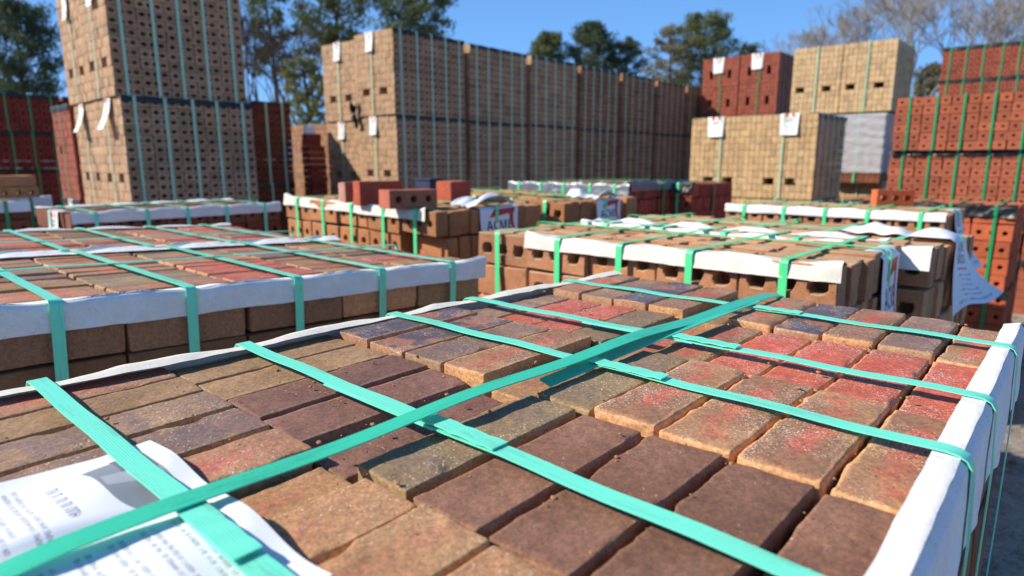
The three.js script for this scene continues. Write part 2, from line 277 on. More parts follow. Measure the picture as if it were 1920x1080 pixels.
// a strip of felt or film folded over an edge; s runs along the edge, q outwards
function edgeStrip(map, s0, s1, a, b, { bulge = 0.006, flare = 0.01, seed = 1, straps = [], rc = 0.01, e = 0.005, ey = e, hem = 0.12, ns = 90, crumple = 0.0005, endLift = 0, inner = 0 } = {}) {
  const arc = rc * Math.PI / 2, tot = a + arc + b;
  return sheet(ns, 18, (u, v) => {
    const s = s0 + (s1 - s0) * u; let near = 1; for (const x of straps) near = Math.min(near, smooth(0.006, 0.075, Math.abs(s - x)));
    const hemK = 1 + hem * (fbm1(s * 9 + seed * 7, seed) - 0.5) * 2; let t = v * tot; let q, y;
    const tIn = 1 + inner * (fbm1(s * 7 + seed * 3, seed + 9) - 0.5) * 2;
    if (t < a) { q = -(a - t) * tIn; y = ey; } else if (t < a + arc) { const w = (t - a) / rc; q = Math.sin(w) * rc + e - rc; y = ey - rc + Math.cos(w) * rc; if (q < 0) q *= 1; } else { q = e; y = -(t - a - arc) * hemK - rc + ey; }
    const d = Math.abs(t - a - arc / 2), c = Math.exp(-Math.pow(d / 0.022, 2)), bb = bulge * near * (0.25 + 0.95 * fbm1(s * 6.5 + seed * 5, seed + 2));
    y += c * bb * 0.9; q += c * bb * 0.55;
    if (t > a + arc) { const k = (t - a - arc) / b; q += flare * (0.4 + 0.6 * near) * k * (fbm1(s * 8 + seed, seed + 4) * 1.5 - 0.25); }
    if (t < a) y += near * bb * 0.8 * (1 - (a - t) / a);
    const ee = Math.max(smooth(0.06, 0, s - s0), smooth(0.06, 0, s1 - s)); y += endLift * ee * c;
    y += crumple * (vnoise(s * 60, t * 90, seed + 6) - 0.5) * 2; q += 2 * crumple * (vnoise(s * 45 + 9, t * 50, seed + 8) - 0.5) * 2;
    return map(s, q, y);
  }, [(s1 - s0) * 4, tot * 4]);
}

// ---------------------------------------------------------------- bricks of the stacked cubes
const geoCache = {};
function solidGeo(l, h, w, kind, v, tk, t) {
  return geoCache[[l, h, w, kind, v, tk].join()] ??= (() => {
    let g;
    if (kind === 'far') { g = new THREE.BoxGeometry(l, h, w); g.deleteAttribute('uv'); const p = g.attributes.position, q = mulberry(v * 77 + 5), j = {}; for (let i = 0; i < p.count; i++) { const key = [p.getX(i) > 0, p.getY(i) > 0, p.getZ(i) > 0].join(); j[key] ??= [(q() - 0.5) * 0.004, (q() - 0.5) * 0.003, (q() - 0.5) * 0.002]; p.setXYZ(i, p.getX(i) + j[key][0], p.getY(i) + j[key][1], p.getZ(i) + j[key][2]); } g = g.toNonIndexed(); g.computeVertexNormals(); }
    else { const e = 0.04; g = brickBox(l, h, w, { nx: [0, 0.02, 0.25, 0.5, 0.75, 0.98, 1], ny: [0, e, 0.5, 1 - e, 1], nz: [0, e, 0.5, 1 - e, 1], r: 0.004, amp: 0.0022, chip: 0.006, seed: v * 13 + 3 }); }
    g = boxUV(g, 4, v * 0.31); return tint(g, t);
  })();
}
function coredGeo(l, h, w, hole, v, tk, t) {
  return geoCache[[l, h, w, hole, v, tk, 'c'].join()] ??= (() => {
    const q = mulberry(v * 131 + 9), s = new THREE.Shape(), jx = () => (q() - 0.5) * 0.004;
    s.moveTo(-l / 2 + jx(), -h / 2 + jx()); s.lineTo(jx(), -h / 2 + jx() * 0.6); s.lineTo(l / 2 + jx(), -h / 2 + jx()); s.lineTo(l / 2 + jx(), h / 2 + jx()); s.lineTo(jx(), h / 2 + jx() * 0.6); s.lineTo(-l / 2 + jx(), h / 2 + jx()); s.closePath();
    const n = hole === 'dot' || hole === 'oval' ? 8 : 10, [hw, hh, k] = hole === 'rough' ? [0.0185, 0.0155, 0.25] : hole === 'round' ? [0.013, 0.013, 0.12] : hole === 'dot' ? [0.0165, 0.0115, 0.1] : hole === 'small' ? [0.0135, 0.0098, 0.12] : [0.0225, 0.0165, 0.1];
    for (const c of [-0.31, 0, 0.31]) { const p = new THREE.Path(); for (let i = 0; i <= n; i++) { const a = -(i % n) / n * Math.PI * 2 + 0.3, m = hole === 'rough' ? 1 / Math.pow(Math.pow(Math.abs(Math.cos(a)), 4) + Math.pow(Math.abs(Math.sin(a)), 4), 0.25) : 1, z = 1 + k * (hash(i % n, v, c * 100 | 0) - 0.5), x = c * l + Math.cos(a) * hw * m * z, y = Math.sin(a) * hh * m * z; i ? p.lineTo(x, y) : p.moveTo(x, y); } s.holes.push(p); }
    const near = hole === 'rough' || hole === 'round';
    let g = new THREE.ExtrudeGeometry(s, near ? { depth: w - 0.005, bevelEnabled: true, bevelThickness: 0.0025, bevelSize: 0.0022, bevelOffset: -0.0022, bevelSegments: 1 } : { depth: w, bevelEnabled: false });
    g.translate(0, 0, -(near ? w - 0.005 : w) / 2); g.deleteAttribute('uv'); g = boxUV(g, 4, v * 0.37); if (!near) { /* flat */ } return tint(g, t);
  })();
}
const paverGeo = (t, v) => geoCache['p' + t + '_' + v] ??= brickBox(0.1935, 0.089, 0.0555, { nx: [0, 0.006, 0.022, 0.2, 0.4, 0.6, 0.8, 0.978, 0.994, 1], ny: [0, 0.225, 0.483, 0.742, 0.95, 0.985, 1], nz: [0, 0.02, 0.07, 0.35, 0.65, 0.93, 0.98, 1], r: 0.004, amp: 0.001, chip: 0.005, seed: t * 5 + v, uv: tileUV(t) });

const TONE = { // colours of end (x), edge (y) and bed (z) of a brick
  beige: { x: rgb(186, 152, 120), y: rgb(186, 152, 120), z: rgb(184, 149, 117) },
  sand: { x: rgb(196, 164, 122), y: rgb(196, 164, 122), z: rgb(194, 161, 119) },
  buff: { x: rgb(200, 170, 130), y: rgb(200, 170, 130), z: rgb(198, 167, 127) },
  brick: { x: rgb(160, 76, 56), y: rgb(158, 78, 58), z: rgb(154, 74, 54) },
  orange: { x: rgb(164, 90, 66), y: rgb(160, 86, 64), z: rgb(166, 92, 66) },
  vivid: { x: rgb(190, 96, 62), y: rgb(180, 92, 62), z: rgb(194, 98, 62) },
  rust: { x: rgb(150, 80, 62), y: rgb(150, 82, 64), z: rgb(152, 80, 62) },
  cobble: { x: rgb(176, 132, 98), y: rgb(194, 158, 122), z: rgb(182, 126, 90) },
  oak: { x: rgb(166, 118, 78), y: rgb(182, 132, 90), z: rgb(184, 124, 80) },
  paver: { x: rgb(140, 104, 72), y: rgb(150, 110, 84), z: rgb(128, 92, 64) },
  umber: { x: rgb(164, 122, 92), y: rgb(164, 122, 92), z: rgb(163, 121, 91) },
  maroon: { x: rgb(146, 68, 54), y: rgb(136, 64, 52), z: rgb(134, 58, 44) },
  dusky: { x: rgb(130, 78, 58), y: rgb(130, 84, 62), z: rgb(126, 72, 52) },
};
const clayPick = (seedless) => { const k = R(); return k < 0.34 ? 0 : k < 0.52 ? 1 : k < 0.68 ? 2 : k < 0.82 ? 3 : k < 0.92 ? 4 : 5; };
const YAW = { A: Math.atan2(-LZ, LX), B: Math.atan2(-LZ, LX) - Math.PI / 2 };
const boxCheap = new THREE.BoxGeometry(1, 1, 1); boxCheap.deleteAttribute('uv');
/* One strapped cube: x is its long way (nL bricks), z its width (nC on edge), y up.
   at: [X, Z, H] of its (-x, +z) top corner from the eye. show: rows (from the top) of each face whose bricks are parts of their own. */
function cube(o) {
  const { at, yaw = 'A', dyaw = 0, tilt = 0, nL = 5, nC = 11, nH = 12, ch = 0.07, pz = 0.06, tone = 'beige', hole = 'dot', near = false, show = { top: true, side: 99, right: 0, left: 99 }, strap = 'pale', slots = null, jitter = 1, paver = null, pl = 0.2, gap = 0.004, strapDrop = 1, noStraps = false, long = true, film = null, skip = null, grow = 0.84 } = o;
  const g = thing('strapped_brick_cube', o.label, 'brick stack', o.group);
  const Lc = nL * pl, Wc = nC * pz, Hc = nH * ch, T = TONE[tone], th = YAW[yaw] + dyaw * Math.PI / 180;
  g.rotation.set(0, th, tilt * Math.PI / 180, 'YXZ');
  g.position.set(EYE.x + at[0], EYE.y + at[2], at[1]).sub(V(-Lc / 2, Hc, Wc / 2).applyEuler(g.rotation));
  const rest = [], jr = 0.0018 * jitter;
  for (let j = 0; j < nH; j++) for (let i = 0; i < nL; i++) for (let k = 0; k < nC; k++) {
    const top = j === 0, bot = j === nH - 1, left = i === 0, right = i === nL - 1, front = k === nC - 1, back = k === 0;
    if (!(top || bot || left || right || front || back)) continue;
    if (slots && slots.some(([sj, ks]) => sj === j && ks.includes(k))) continue;
    if (skip && skip(i, j, k)) continue;
    const vis = (top && show.top) || (front && j < (show.side ?? 0)) || (right && j < (show.right ?? 0)) || (left && j < (show.left ?? 0));
    const l = pl - gap - 0.002, h = ch - 0.003, w = pz - gap;
    const x = -Lc / 2 + (i + 0.5) * pl + (R() - 0.5) * 2 * jr, z = -Wc / 2 + (k + 0.5) * pz + (R() - 0.5) * 1.4 * jr, y = Hc - (j + 0.5) * ch + (top ? (R() - 0.35) * 1.6 * jr : (R() - 0.5) * 0.6 * jr);
    if (!vis) { rest.push(boxCheap.clone().scale(l, h, w).translate(x, y, z)); continue; }
    let geo, mat;
    if (paver && top) { const kind = paver(i, k), t = tileOf[kind][Math.floor(R() * tileOf[kind].length)]; geo = paverGeo(t, R() * 2 | 0); mat = paverMat[R() * 3 | 0]; }
    else if (front && hole && !(o.plain && o.plain(i, j))) { geo = coredGeo(l, h, w, hole, R() * 3 | 0, tone + ch, T); mat = clay[clayPick()]; }
    else { geo = solidGeo(l, h, w, near ? 'near' : 'far', R() * 4 | 0, tone, T); mat = clay[clayPick()]; }
    const m = part(g, 'brick', geo, mat);
    m.position.set(x, y, z + (front ? (R() - 0.5) * 1.5 * jr : 0)); m.rotation.set((R() - 0.5) * 0.012 * jitter, (R() < 0.5 ? Math.PI : 0) * (front && !paver ? 0 : 1) + (R() - 0.5) * 0.01 * jitter, (R() - 0.5) * 0.01 * jitter);
  }
  if (rest.length) { const m = part(g, 'hidden_bricks', tint(boxUV(mergeGeometries(rest), 4, 0), T), clay[1]); m.userData.kind = 'stuff'; }
  const drop = Hc * strapDrop;
  if (!noStraps) {
    for (let i = 0; i < nL; i++) { const x = -Lc / 2 + (i + 0.5) * pl + (R() - 0.5) * 0.024 + (o.strapShift?.[i] ?? 0); part(g, 'strap', crossStrap(x, Wc, Hc, drop, strap === 'pale' ? 0.023 : 0.017), strapMats[strap]); }
    if (long) { const z = o.longAt ?? (R() - 0.5) * 0.05; part(g, 'strap', longStrap(z, Lc, Hc, drop), strapMats[o.longStrap ?? strap]); }
  }
  const strapX = []; for (let i = 0; i < nL; i++) strapX.push(-Lc / 2 + (i + 0.5) * pl);
  const sides = {
    front: (s, q, y) => V(s, Hc + y, Wc / 2 + q), back: (s, q, y) => V(-s, Hc + y, -Wc / 2 - q), left: (s, q, y) => V(-Lc / 2 - q, Hc + y, s), right: (s, q, y) => V(Lc / 2 + q, Hc + y, -s) };
  for (const st of o.strips ?? []) {
    const half = (st.side === 'front' || st.side === 'back') ? Lc / 2 : Wc / 2;
    part(g, st.name ?? 'edge_strip', edgeStrip(sides[st.side], -half * (st.from ?? 1), half * (st.to ?? 1), st.a, st.b, { straps: st.side === 'front' ? strapX : st.side === 'back' ? strapX.map((x) => -x) : [0], ...st.opt, seed: st.seed ?? 1 + (R() * 900 | 0) }), st.mat ?? felt);
  }
  for (const t of o.tags ?? []) { // hung on an end, under its strap
    const w = t.w ?? 0.13, h = t.h ?? 0.19, z0 = t.z ?? 0, cv = t.curl ?? 0.02, sd = t.side ?? 'left', y0 = t.y ?? -0.012;
    const geo = sheet(10, 14, (u, v) => { const s = z0 + (u - 0.5) * w * (1 - 0.12 * v) + 0.006 * v * v, over = 0.03; const d = v * (h + over) - over; const q = d < 0 ? d - 0.002 : 0.008 + cv * Math.pow(d / h, 2) + 0.006 * Math.sin(u * 5 + z0 * 40) * v; return sides[sd](sd === 'left' ? s : -s, q, d < 0 ? 0.008 : 0.008 - d + y0 * 0); }, [1, 1]);
    const uv = geo.attributes.uv; for (let i = 0; i < uv.count; i++) uv.setY(i, 1 - uv.getY(i)); if (sd === 'right') for (let i = 0; i < uv.count; i++) uv.setX(i, 1 - uv.getX(i));
    part(g, 'paper_tag', geo, t.mat ?? smallTagMat);
  }
  return { g, Lc, Wc, Hc, sides, toWorld: (x, y, z) => V(x, y, z).applyEuler(g.rotation).add(g.position) };
}
function overPath(halfs, H, drop, off, f) { // down one side, over, down the other: f(s, y)
  const pts = [], r = 0.009, n = 12;
  for (const y of [H - drop, H - drop * 0.6, H - drop * 0.3, H - 0.12, H - 0.04]) pts.push(f(halfs + off + (R() - 0.5) * 0.002, y));
  for (let i = 0; i <= 5; i++) { const a = i / 5 * Math.PI / 2; pts.push(f(halfs + off - r + Math.cos(a) * r, H + off - r + Math.sin(a) * r)); }
  for (let i = 1; i < n; i++) pts.push(f((halfs - 0.02) * (1 - 2 * i / n), H + off + (R() - 0.5) * 0.0012));
  for (let i = 5; i >= 0; i--) { const a = i / 5 * Math.PI / 2; pts.push(f(-(halfs + off - r + Math.cos(a) * r), H + off - r + Math.sin(a) * r)); }
  for (const y of [H - 0.04, H - 0.12, H - drop * 0.3, H - drop * 0.6, H - drop]) pts.push(f(-(halfs + off), y));
  return pts;
}
const crossStrap = (x, W, H, drop, wd = 0.016) => { const k = (R() - 0.5) * 0.012; return ribbon(overPath(W / 2, H, drop, 0.0095, (s, y) => V(x + k * s / W, y, s)), V(1, 0, 0), wd, 0.0012); };
const longStrap = (z, L, H, drop) => ribbon(overPath(L / 2, H, drop, 0.012, (s, y) => V(s, y, z)), V(0, 0, 1), 0.016, 0.0012);
const axes = (yaw, dyaw = 0) => { const t = YAW[yaw] + dyaw * Math.PI / 180; return [V(Math.cos(t), 0, -Math.sin(t)), V(Math.sin(t), 0, Math.cos(t))]; };
const shift = (at, yaw, dyaw, dx, dz, dh = 0) => { const [ex, ez] = axes(yaw, dyaw); return [at[0] + ex.x * dx + ez.x * dz, at[1] + ex.z * dx + ez.z * dz, at[2] + dh]; };

// ---------------------------------------------------------------- ground
{
  const g = new THREE.PlaneGeometry(500, 500, 1, 1); g.rotateX(-Math.PI / 2); const uv = g.attributes.uv; for (let i = 0; i < uv.count; i++) uv.setXY(i, uv.getX(i) * 380, uv.getY(i) * 380);
  struct('ground', g, new THREE.MeshStandardMaterial({ map: roadMap, bumpMap: roadBump, bumpScale: 0.006, roughness: 0.95, color: rgb(164, 152, 138) }));
  const bits = []; for (let i = 0; i < 500; i++) { const b = new THREE.IcosahedronGeometry(rr(0.004, 0.018), 0); b.scale(1, 0.6, 1); b.translate(rr(-1, 4), 0.004, rr(-5, 0.5)); bits.push(b); }
  const m = struct('gravel', mergeGeometries(bits), new THREE.MeshStandardMaterial({ color: rgb(110, 96, 84), roughness: 1 })); m.userData.kind = 'stuff';
}

// ---------------------------------------------------------------- trees
const bark = new THREE.MeshStandardMaterial({ map: clayMap, color: rgb(96, 80, 66), roughness: 1 });
const greyBark = new THREE.MeshStandardMaterial({ color: rgb(140, 134, 128), roughness: 1 });
const leafMat = {}; for (const [k, c] of Object.entries({ pine: [96, 108, 56], dark: [74, 92, 56], olive: [122, 124, 60], dry: [128, 122, 92] })) leafMat[k] = new THREE.MeshPhysicalMaterial({ color: rgb(...c), roughness: 0.95, transmission: 0.35, thickness: 0, side: THREE.DoubleSide });
function limb(a, b, r0, r1, seg = 4) { const d = b.clone().sub(a), g = new THREE.CylinderGeometry(r1, r0, d.length(), seg, 1, true); g.deleteAttribute('uv'); g.applyQuaternion(new THREE.Quaternion().setFromUnitVectors(V(0, 1, 0), d.clone().normalize())); g.translate(...a.clone().add(b).multiplyScalar(0.5).toArray()); return g; }
function tuftGeo(list, leaf, q) { // many small needles: triangles
  const pos = [];
  for (const [c, rad, n] of list) for (let i = 0; i < n; i++) {
    const u = q() * 2 - 1, a = q() * 6.283, s = Math.sqrt(1 - u * u), rr_ = rad * Math.pow(q(), 0.42), p = V(s * Math.cos(a), u * 0.72, s * Math.sin(a)).multiplyScalar(rr_).add(c);
    const d = V(q() - 0.5, q() - 0.3, q() - 0.5).normalize(), e = V(q() - 0.5, q() - 0.5, q() - 0.5).cross(d).normalize(), L = leaf * (0.6 + q() * 0.8);
    pos.push(...p.clone().addScaledVector(e, -L * 0.28).toArray(), ...p.clone().addScaledVector(e, L * 0.28).toArray(), ...p.clone().addScaledVector(d, L).toArray());
  }
  const g = new THREE.BufferGeometry(); g.setAttribute('position', new THREE.Float32BufferAttribute(pos, 3)); g.computeVertexNormals(); return g;
}
// px box of the crown in the photograph at a distance; the trunk stands on the ground below it
function pine(label, px0, px1, py0, py1, D, mat, { n = 46, leaf = 0.15, trunkX = null, seed = 1, tufts = 150, round = 0.6, group } = {}) {
  const q = mulberry(seed * 991 + 7), mid = (px0 + px1) / 2, c = atDepth(mid, (py0 + py1) / 2, D), H = atDepth(mid, py0, D).y, bot = atDepth(mid, py1, D).y, rx = (px1 - px0) / 2 * D / FPX;
  const t = thing('pine_tree', label, 'tree', group), tx = trunkX == null ? c.x : atDepth(trunkX, py1, D).x; t.position.set(tx, 0, -D);
  const parts = [], list = [], sway = (k) => V((c.x - tx) * smooth(0.3, 1, k) + 0.12 * Math.sin(k * 5 + seed), H * k, 0.12 * Math.cos(k * 4 + seed)); let prev = sway(0);
  for (let i = 1; i <= 9; i++) { const p = sway(i / 9 * 0.98); parts.push(limb(prev, p, 0.19 * (1.12 - (i - 1) / 9), 0.19 * (1.12 - i / 9) + 0.012, 7)); prev = p; }
  const nb = Math.max(14, Math.round(tufts / 6));
  for (let b = 0; b < nb; b++) {
    const f = (b + q() * 0.8) / nb, y = bot + (H - bot) * f, prof = Math.pow(Math.sin(Math.PI * clamp(0.12 + 0.86 * f * 0.92 + 0.06)), round) * (0.5 + 0.5 * q()), a = b * 2.4 + q(), L = rx * clamp(prof, 0.15, 1), base = sway(clamp(y / H - 0.03, 0, 0.97));
    const tip = V(base.x + Math.cos(a) * L, y + L * (0.1 + 0.25 * q()), base.z + Math.sin(a) * L); parts.push(limb(base, tip, 0.035 + 0.02 * (1 - f), 0.012, 4));
    for (let k = 0; k < 6; k++) { const s = 0.35 + 0.7 * Math.sqrt(q()), p = base.clone().lerp(tip, s); p.x += (q() - 0.5) * L * 0.5; p.z += (q() - 0.5) * L * 0.5; p.y += (q() - 0.35) * L * 0.35; if (p.y > H) p.y = H - q() * 0.3; list.push([p, (0.16 + 0.24 * q()) * Math.sqrt(rx), n]); }
  }
  part(t, 'trunk', mergeGeometries(parts), bark); part(t, 'crown', tuftGeo(list, leaf, q), mat);
}
function bareTree(label, px, py0, spreadPx, D, { seed = 1, depth = 6, twig = 0.011, group, mat = greyBark } = {}) {
  const q = mulberry(seed * 733 + 1), base = atDepth(px, 300, D), H = atDepth(px, py0, D).y, t = thing('bare_tree', label, 'tree', group); t.position.set(base.x, 0, -D);
  const trunk = [], br = [], sp = spreadPx * D / FPX;
  const grow = (p, d, L, r, k) => { const e = p.clone().addScaledVector(d, L); (k >= depth - 1 ? trunk : br).push(limb(p, e, Math.max(r, twig), Math.max(r * 0.68, twig), k > 3 ? 5 : 3)); if (k <= 0) return;
    const n = k > depth - 2 ? 3 : 2 + (q() < 0.45 ? 1 : 0); for (let i = 0; i < n; i++) { const a = q() * 6.283, s = 0.28 + q() * 0.5, x = V(Math.cos(a), 0, Math.sin(a)).multiplyScalar(s * (0.6 + sp / H)); grow(e, d.clone().add(x).add(V(0, 0.12, 0)).normalize(), L * (0.66 + q() * 0.2), r * 0.62, k - 1); } };
  grow(V(0, 0, 0), V((q() - 0.5) * 0.1, 1, (q() - 0.5) * 0.1).normalize(), H * 0.29, H * 0.016, depth);
  part(t, 'trunk', mergeGeometries(trunk), mat); part(t, 'branches', mergeGeometries(br), mat);
}
pine('dark round-crowned pine at the left edge, behind the dark red stack', -40, 116, 8, 200, 34, leafMat.dark, { tufts: 330, seed: 3 });
pine('tall thin pine just right of the tall left stack', 446, 548, -60, 150, 36, leafMat.pine, { tufts: 150, seed: 5, trunkX: 516 });
pine('pine with open crown left above the long wall of cubes', 566, 726, -80, 112, 33, leafMat.pine, { tufts: 230, seed: 8, trunkX: 612 });
pine('large pine with feathery right edge above the near end of the long wall', 700, 884, -110, 92, 31, leafMat.pine, { tufts: 300, seed: 11, trunkX: 735 });
pine('small round pine leftmost of the three above the middle of the long wall', 992, 1066, 66, 150, 46, leafMat.pine, { tufts: 210, seed: 13 });
pine('tallest pine of the three above the middle of the long wall', 1056, 1160, 48, 170, 46, leafMat.dark, { tufts: 300, seed: 17 });
pine('loose dark pine rightmost of the three above the middle of the long wall', 1138, 1218, 76, 180, 46, leafMat.dark, { tufts: 150, seed: 19 });
pine('pale grey-green half-bare tree left of the broad pine behind the red cubes', 1206, 1300, 54, 200, 42, leafMat.dry, { tufts: 170, n: 34, seed: 23 });
pine('broad full pine behind the small red cubes', 1250, 1382, 32, 220, 44, leafMat.pine, { tufts: 440, seed: 29, round: 0.4 });
pine('little dark pine top showing right above the red cubes', 1378, 1432, 84, 160, 52, leafMat.dark, { tufts: 110, seed: 31 });
pine('yellow-green bush tree in the gap left of the long wall', 528, 620, 112, 262, 28, leafMat.olive, { tufts: 150, n: 24, round: 0.3, seed: 37 });
pine('low grey-green tree in the gap right of the sand-coloured upper cubes', 1700, 1790, 125, 240, 40, leafMat.dry, { tufts: 170, seed: 39 });
[[492, 40, 30, 30, 'thin bare tree leftmost in the gap beside the tall left stack'], [540, 55, 30, 32, 'thin bare tree in the middle of the gap beside the tall left stack'], [574, 30, 34, 30, 'thin bare tree close to the left corner of the long wall'], [20, 0, 60, 40, 'bare tree at the left edge behind the dark pine']].forEach(([px, py, sp, D, l], i) => bareTree(l, px, py, sp, D, { seed: 3 + i, depth: 6, twig: 0.012, mat: bark }));
[[1500, 55, 90, 44, 'bare grey tree above the left half of the sand-coloured upper cubes'], [1610, 0, 120, 42, 'tall bare grey tree behind the right half of the sand-coloured upper cubes'], [1710, -10, 130, 38, 'wide bare grey tree right of the sand-coloured upper cubes'], [1790, 20, 110, 40, 'bare grey tree above the left corner of the far red stack'], [1890, -40, 130, 36, 'bare grey tree at the right edge above the far red stack']].forEach(([px, py, sp, D, l], i) => bareTree(l, px, py, sp, D, { seed: 21 + i * 3, depth: 7, twig: 0.013 }));

// ---------------------------------------------------------------- the near cube, brick by brick
{
  const h = 0.2135, pl = 0.91 * h, pz = 0.259 * h, at = [0.0007, -0.065, -h];
  const C = cube({ label: 'nearest cube of mixed brown and red flashed pavers under teal straps', at, nL: 5, nC: 11, nH: 11, ch: 0.0915, pl, pz, tone: 'paver', hole: null, near: true, show: { side: 11, left: 0, right: 0 }, noStraps: true, skip: (i, j) => j === 0 });
  const { g, Lc, Wc, Hc } = C, X = (L) => L * h - 0.049 - Lc / 2, Z = (c) => Wc / 2 + (c + 0.2) * h, rowC = [0.292, 0.307, 0.3, 0.292, 0.284], rim = (L) => L < 1.1 ? -3.46 + 0.14 * L : L < 3 ? -3.306 + 0.042 * (L - 1.1) : -3.227 + 0.1 * (L - 3); // photograph grid (in eye heights) to the cube
  const rows = [ // near row first, each from the shaded right side to the far left side
    ['orange', 'orange', 'orange', 'orange', 'orange', 'orange', 'pink', 'dusk', 'dusk', 'tan', 'pink'],
    ['choc', 'choc', 'choc', 'choc', 'olive', 'plum', 'plum', 'plum', 'tan', 'tan'],
    ['flash', 'flash', 'flash', 'flash', 'olive', 'orange', 'flash', 'dusk', 'blue', 'blue'],
    ['red', 'red', 'red', 'red', 'flash', 'flash', 'olive', 'red', 'red', 'dusk'],
    ['flash', 'dusk', 'flash', 'blue', 'flash', 'tan', 'flash', 'blue', 'dusk', 'pink']];
  const fine = (len, step) => { const e = [0, 0.0008, 0.0024, 0.0048, 0.008], a = e.map((v) => v / len); const n = Math.round((len - 0.016) / step); for (let i = 1; i < n; i++) a.push((0.008 + (len - 0.016) * i / n) / len); for (const v of e.slice().reverse()) a.push(1 - v / len); return a; };
  const nx = fine(0.191, 0.0045), nz = fine(0.058, 0.0045), rowLift = [0.0015, 0, 0.006, -0.001, 0.0075];
  rows.forEach((row, i) => row.forEach((kind, n) => {
    const soft = i >= 2 && n < 5, t = tileOf[kind][(i * 7 + n * 3) % tileOf[kind].length], seed = i * 31 + n * 7 + 2;
    const pz = rowC[i] * h; let l = pl - 0.0035, w = pz - (soft ? 0.0032 : i === 1 && n < 4 ? 0.007 : 0.0044), lift = rowLift[i] + (hash(i, n, 4) - 0.5) * 0.004, dz = 0, roll = (hash(i, n, 9) - 0.5) * 0.03;
    if (i === 1) { dz = -0.0045 * (n > 4 ? 1 : 0.2); if (n === 4) { lift += 0.001; w -= 0.004; dz -= 0.002; } if (n < 4) roll = -0.018; }
    if (i === 0 && n > 7) dz = -0.002;
    if (n === 0) lift = lift * 0.4 - 0.0025;
    if (n === 5) { lift -= 0.012; w -= 0.012; }             // the column under the long strap lies deeper
    const geo = brickBox(l, 0.0895, w, { nx, ny: [0, 0.225, 0.483, 0.743, 0.88, 0.93, 0.955, 0.975, 0.99, 1], nz, r: soft ? 0.0044 : 0.002, amp: soft ? 0.0011 : 0.0009, chip: (kind === 'olive' && i === 1) ? 0.014 : soft ? 0.0045 : 0.0075, seed, uv: tileUV(t) });
    const m = part(g, 'brick', geo, paverMat[(i + n * 2) % 3 === 2 && kind === 'choc' ? 0 : hash(i, n, 2) < 0.55 ? 0 : hash(i, n, 2) < 0.8 ? 1 : 2]);
    m.position.set(-Lc / 2 + (i + 0.5) * pl + (hash(n, i, 6) - 0.5) * 0.003, Hc - 0.0915 / 2 + lift - 0.002, Z(-0.2 - rowC[i] * (n + 0.5)) + dz);
    m.rotation.set(roll, (hash(i, n, 12) < 0.5 ? Math.PI : 0) + (hash(i, n, 13) - 0.5) * 0.012, (hash(i, n, 14) - 0.5) * 0.012);
  }));
  // cross straps, drawn tight over the high bricks, and their crimped overlaps beside the long strap
  const M = strapMats.teal, up = (v) => v * 0.965, Ls = [0.652, 1.592, 2.606, 3.29, 4.357].map(up), Le = [0.652, 1.53, 2.6, 3.32, 4.375].map(up);
  Ls.forEach((L, i) => {
    const x0 = X(L), x1 = X(Le[i]), y = Hc + 0.0088 + (i === 1 ? -0.001 : i === 0 ? 0.002 : 0), pts = [], zA = Z(rim(L)) - 0.004, zB = Wc / 2 - 0.01, top = (s) => V(x0 + (x1 - x0) * s, y, zA + (zB - zA) * s);
    for (const d of [0.9, 0.5, 0.2, 0.06]) pts.push(V(x0, Hc - d, zA - 0.01));
    pts.push(V(x0, Hc - 0.01, zA - 0.009), V(x0, Hc + 0.003, zA - 0.007), V(x0, Hc + 0.0075, zA - 0.002));
    for (let k = 0; k <= 22; k++) { const p = top(k / 22); p.y += 0.0008 * Math.sin(k * 1.3 + i * 2) - 0.001; p.y += 0.0002 * smooth(19.5, 22, k); pts.push(p); }
    pts.push(V(x1, Hc + 0.0076, Wc / 2 - 0.002), V(x1, Hc + 0.005, Wc / 2 + 0.0035), V(x1, Hc - 0.001, Wc / 2 + 0.007), V(x1, Hc - 0.012, Wc / 2 + 0.008), V(x1, Hc - 0.06, Wc / 2 + 0.0105));
    for (const d of [0.2, 0.5, 0.9]) pts.push(V(x1 + 0.004 * d, Hc - d, Wc / 2 + 0.0115 - 0.002 * d));
    part(g, 'strap', ribbon(pts, V(1, 0, 0), 0.0158, 0.001), M);
    const cEnd = [-1.42, -1.39, -1.31, -1.26, -1.27][i], sEnd = (Z(cEnd) - zA) / (zB - zA), sBeg = sEnd - [0.125, 0.14, 0.13, 0.12, 0.13][i], ov = [];
    for (let k = 0; k <= 10; k++) { const p = top(sBeg + (sEnd - sBeg) * k / 10); p.y += 0.0016 + 0.0006 * Math.sin(k * 2.2); p.x += (i % 2 ? 1 : -1) * 0.0006; ov.push(p); }
    part(g, 'strap_end', ribbon(ov, V(1, 0, 0.03), 0.0162, 0.0013), M);
    const un = []; for (let k = 0; k <= 10; k++) { const p = top(sBeg - 0.2 + 0.24 * k / 10); p.y -= 0.0022; p.x -= 0.0026 - 0.0018 * k / 10; un.push(p); }
    if (i === 1 || i === 3) part(g, 'strap_end', ribbon(un, V(1, 0, 0), 0.0158, 0.001), M);
  });
  { // the loose long strap and its free tail
    const pts = [], tail = [];
    pts.push(V(-Lc / 2 - 0.05, Hc - 0.5, Z(-1.795)), V(-Lc / 2 - 0.05, Hc - 0.05, Z(-1.795)), V(-Lc / 2 - 0.046, Hc - 0.004, Z(-1.795)), V(-Lc / 2 - 0.036, Hc + 0.008, Z(-1.793)));
    for (let k = 1; k <= 40; k++) { const s = k / 40, L = 0.23 + 4.37 * s; let y = 0.0132 + 0.0045 * Math.pow(Math.sin(s * Math.PI), 2) + 0.0015 * Math.sin(s * 23); pts.push(V(X(L), Hc + y, Z(-1.79 + 0.175 * s - 0.02 * Math.sin(s * Math.PI)))); }
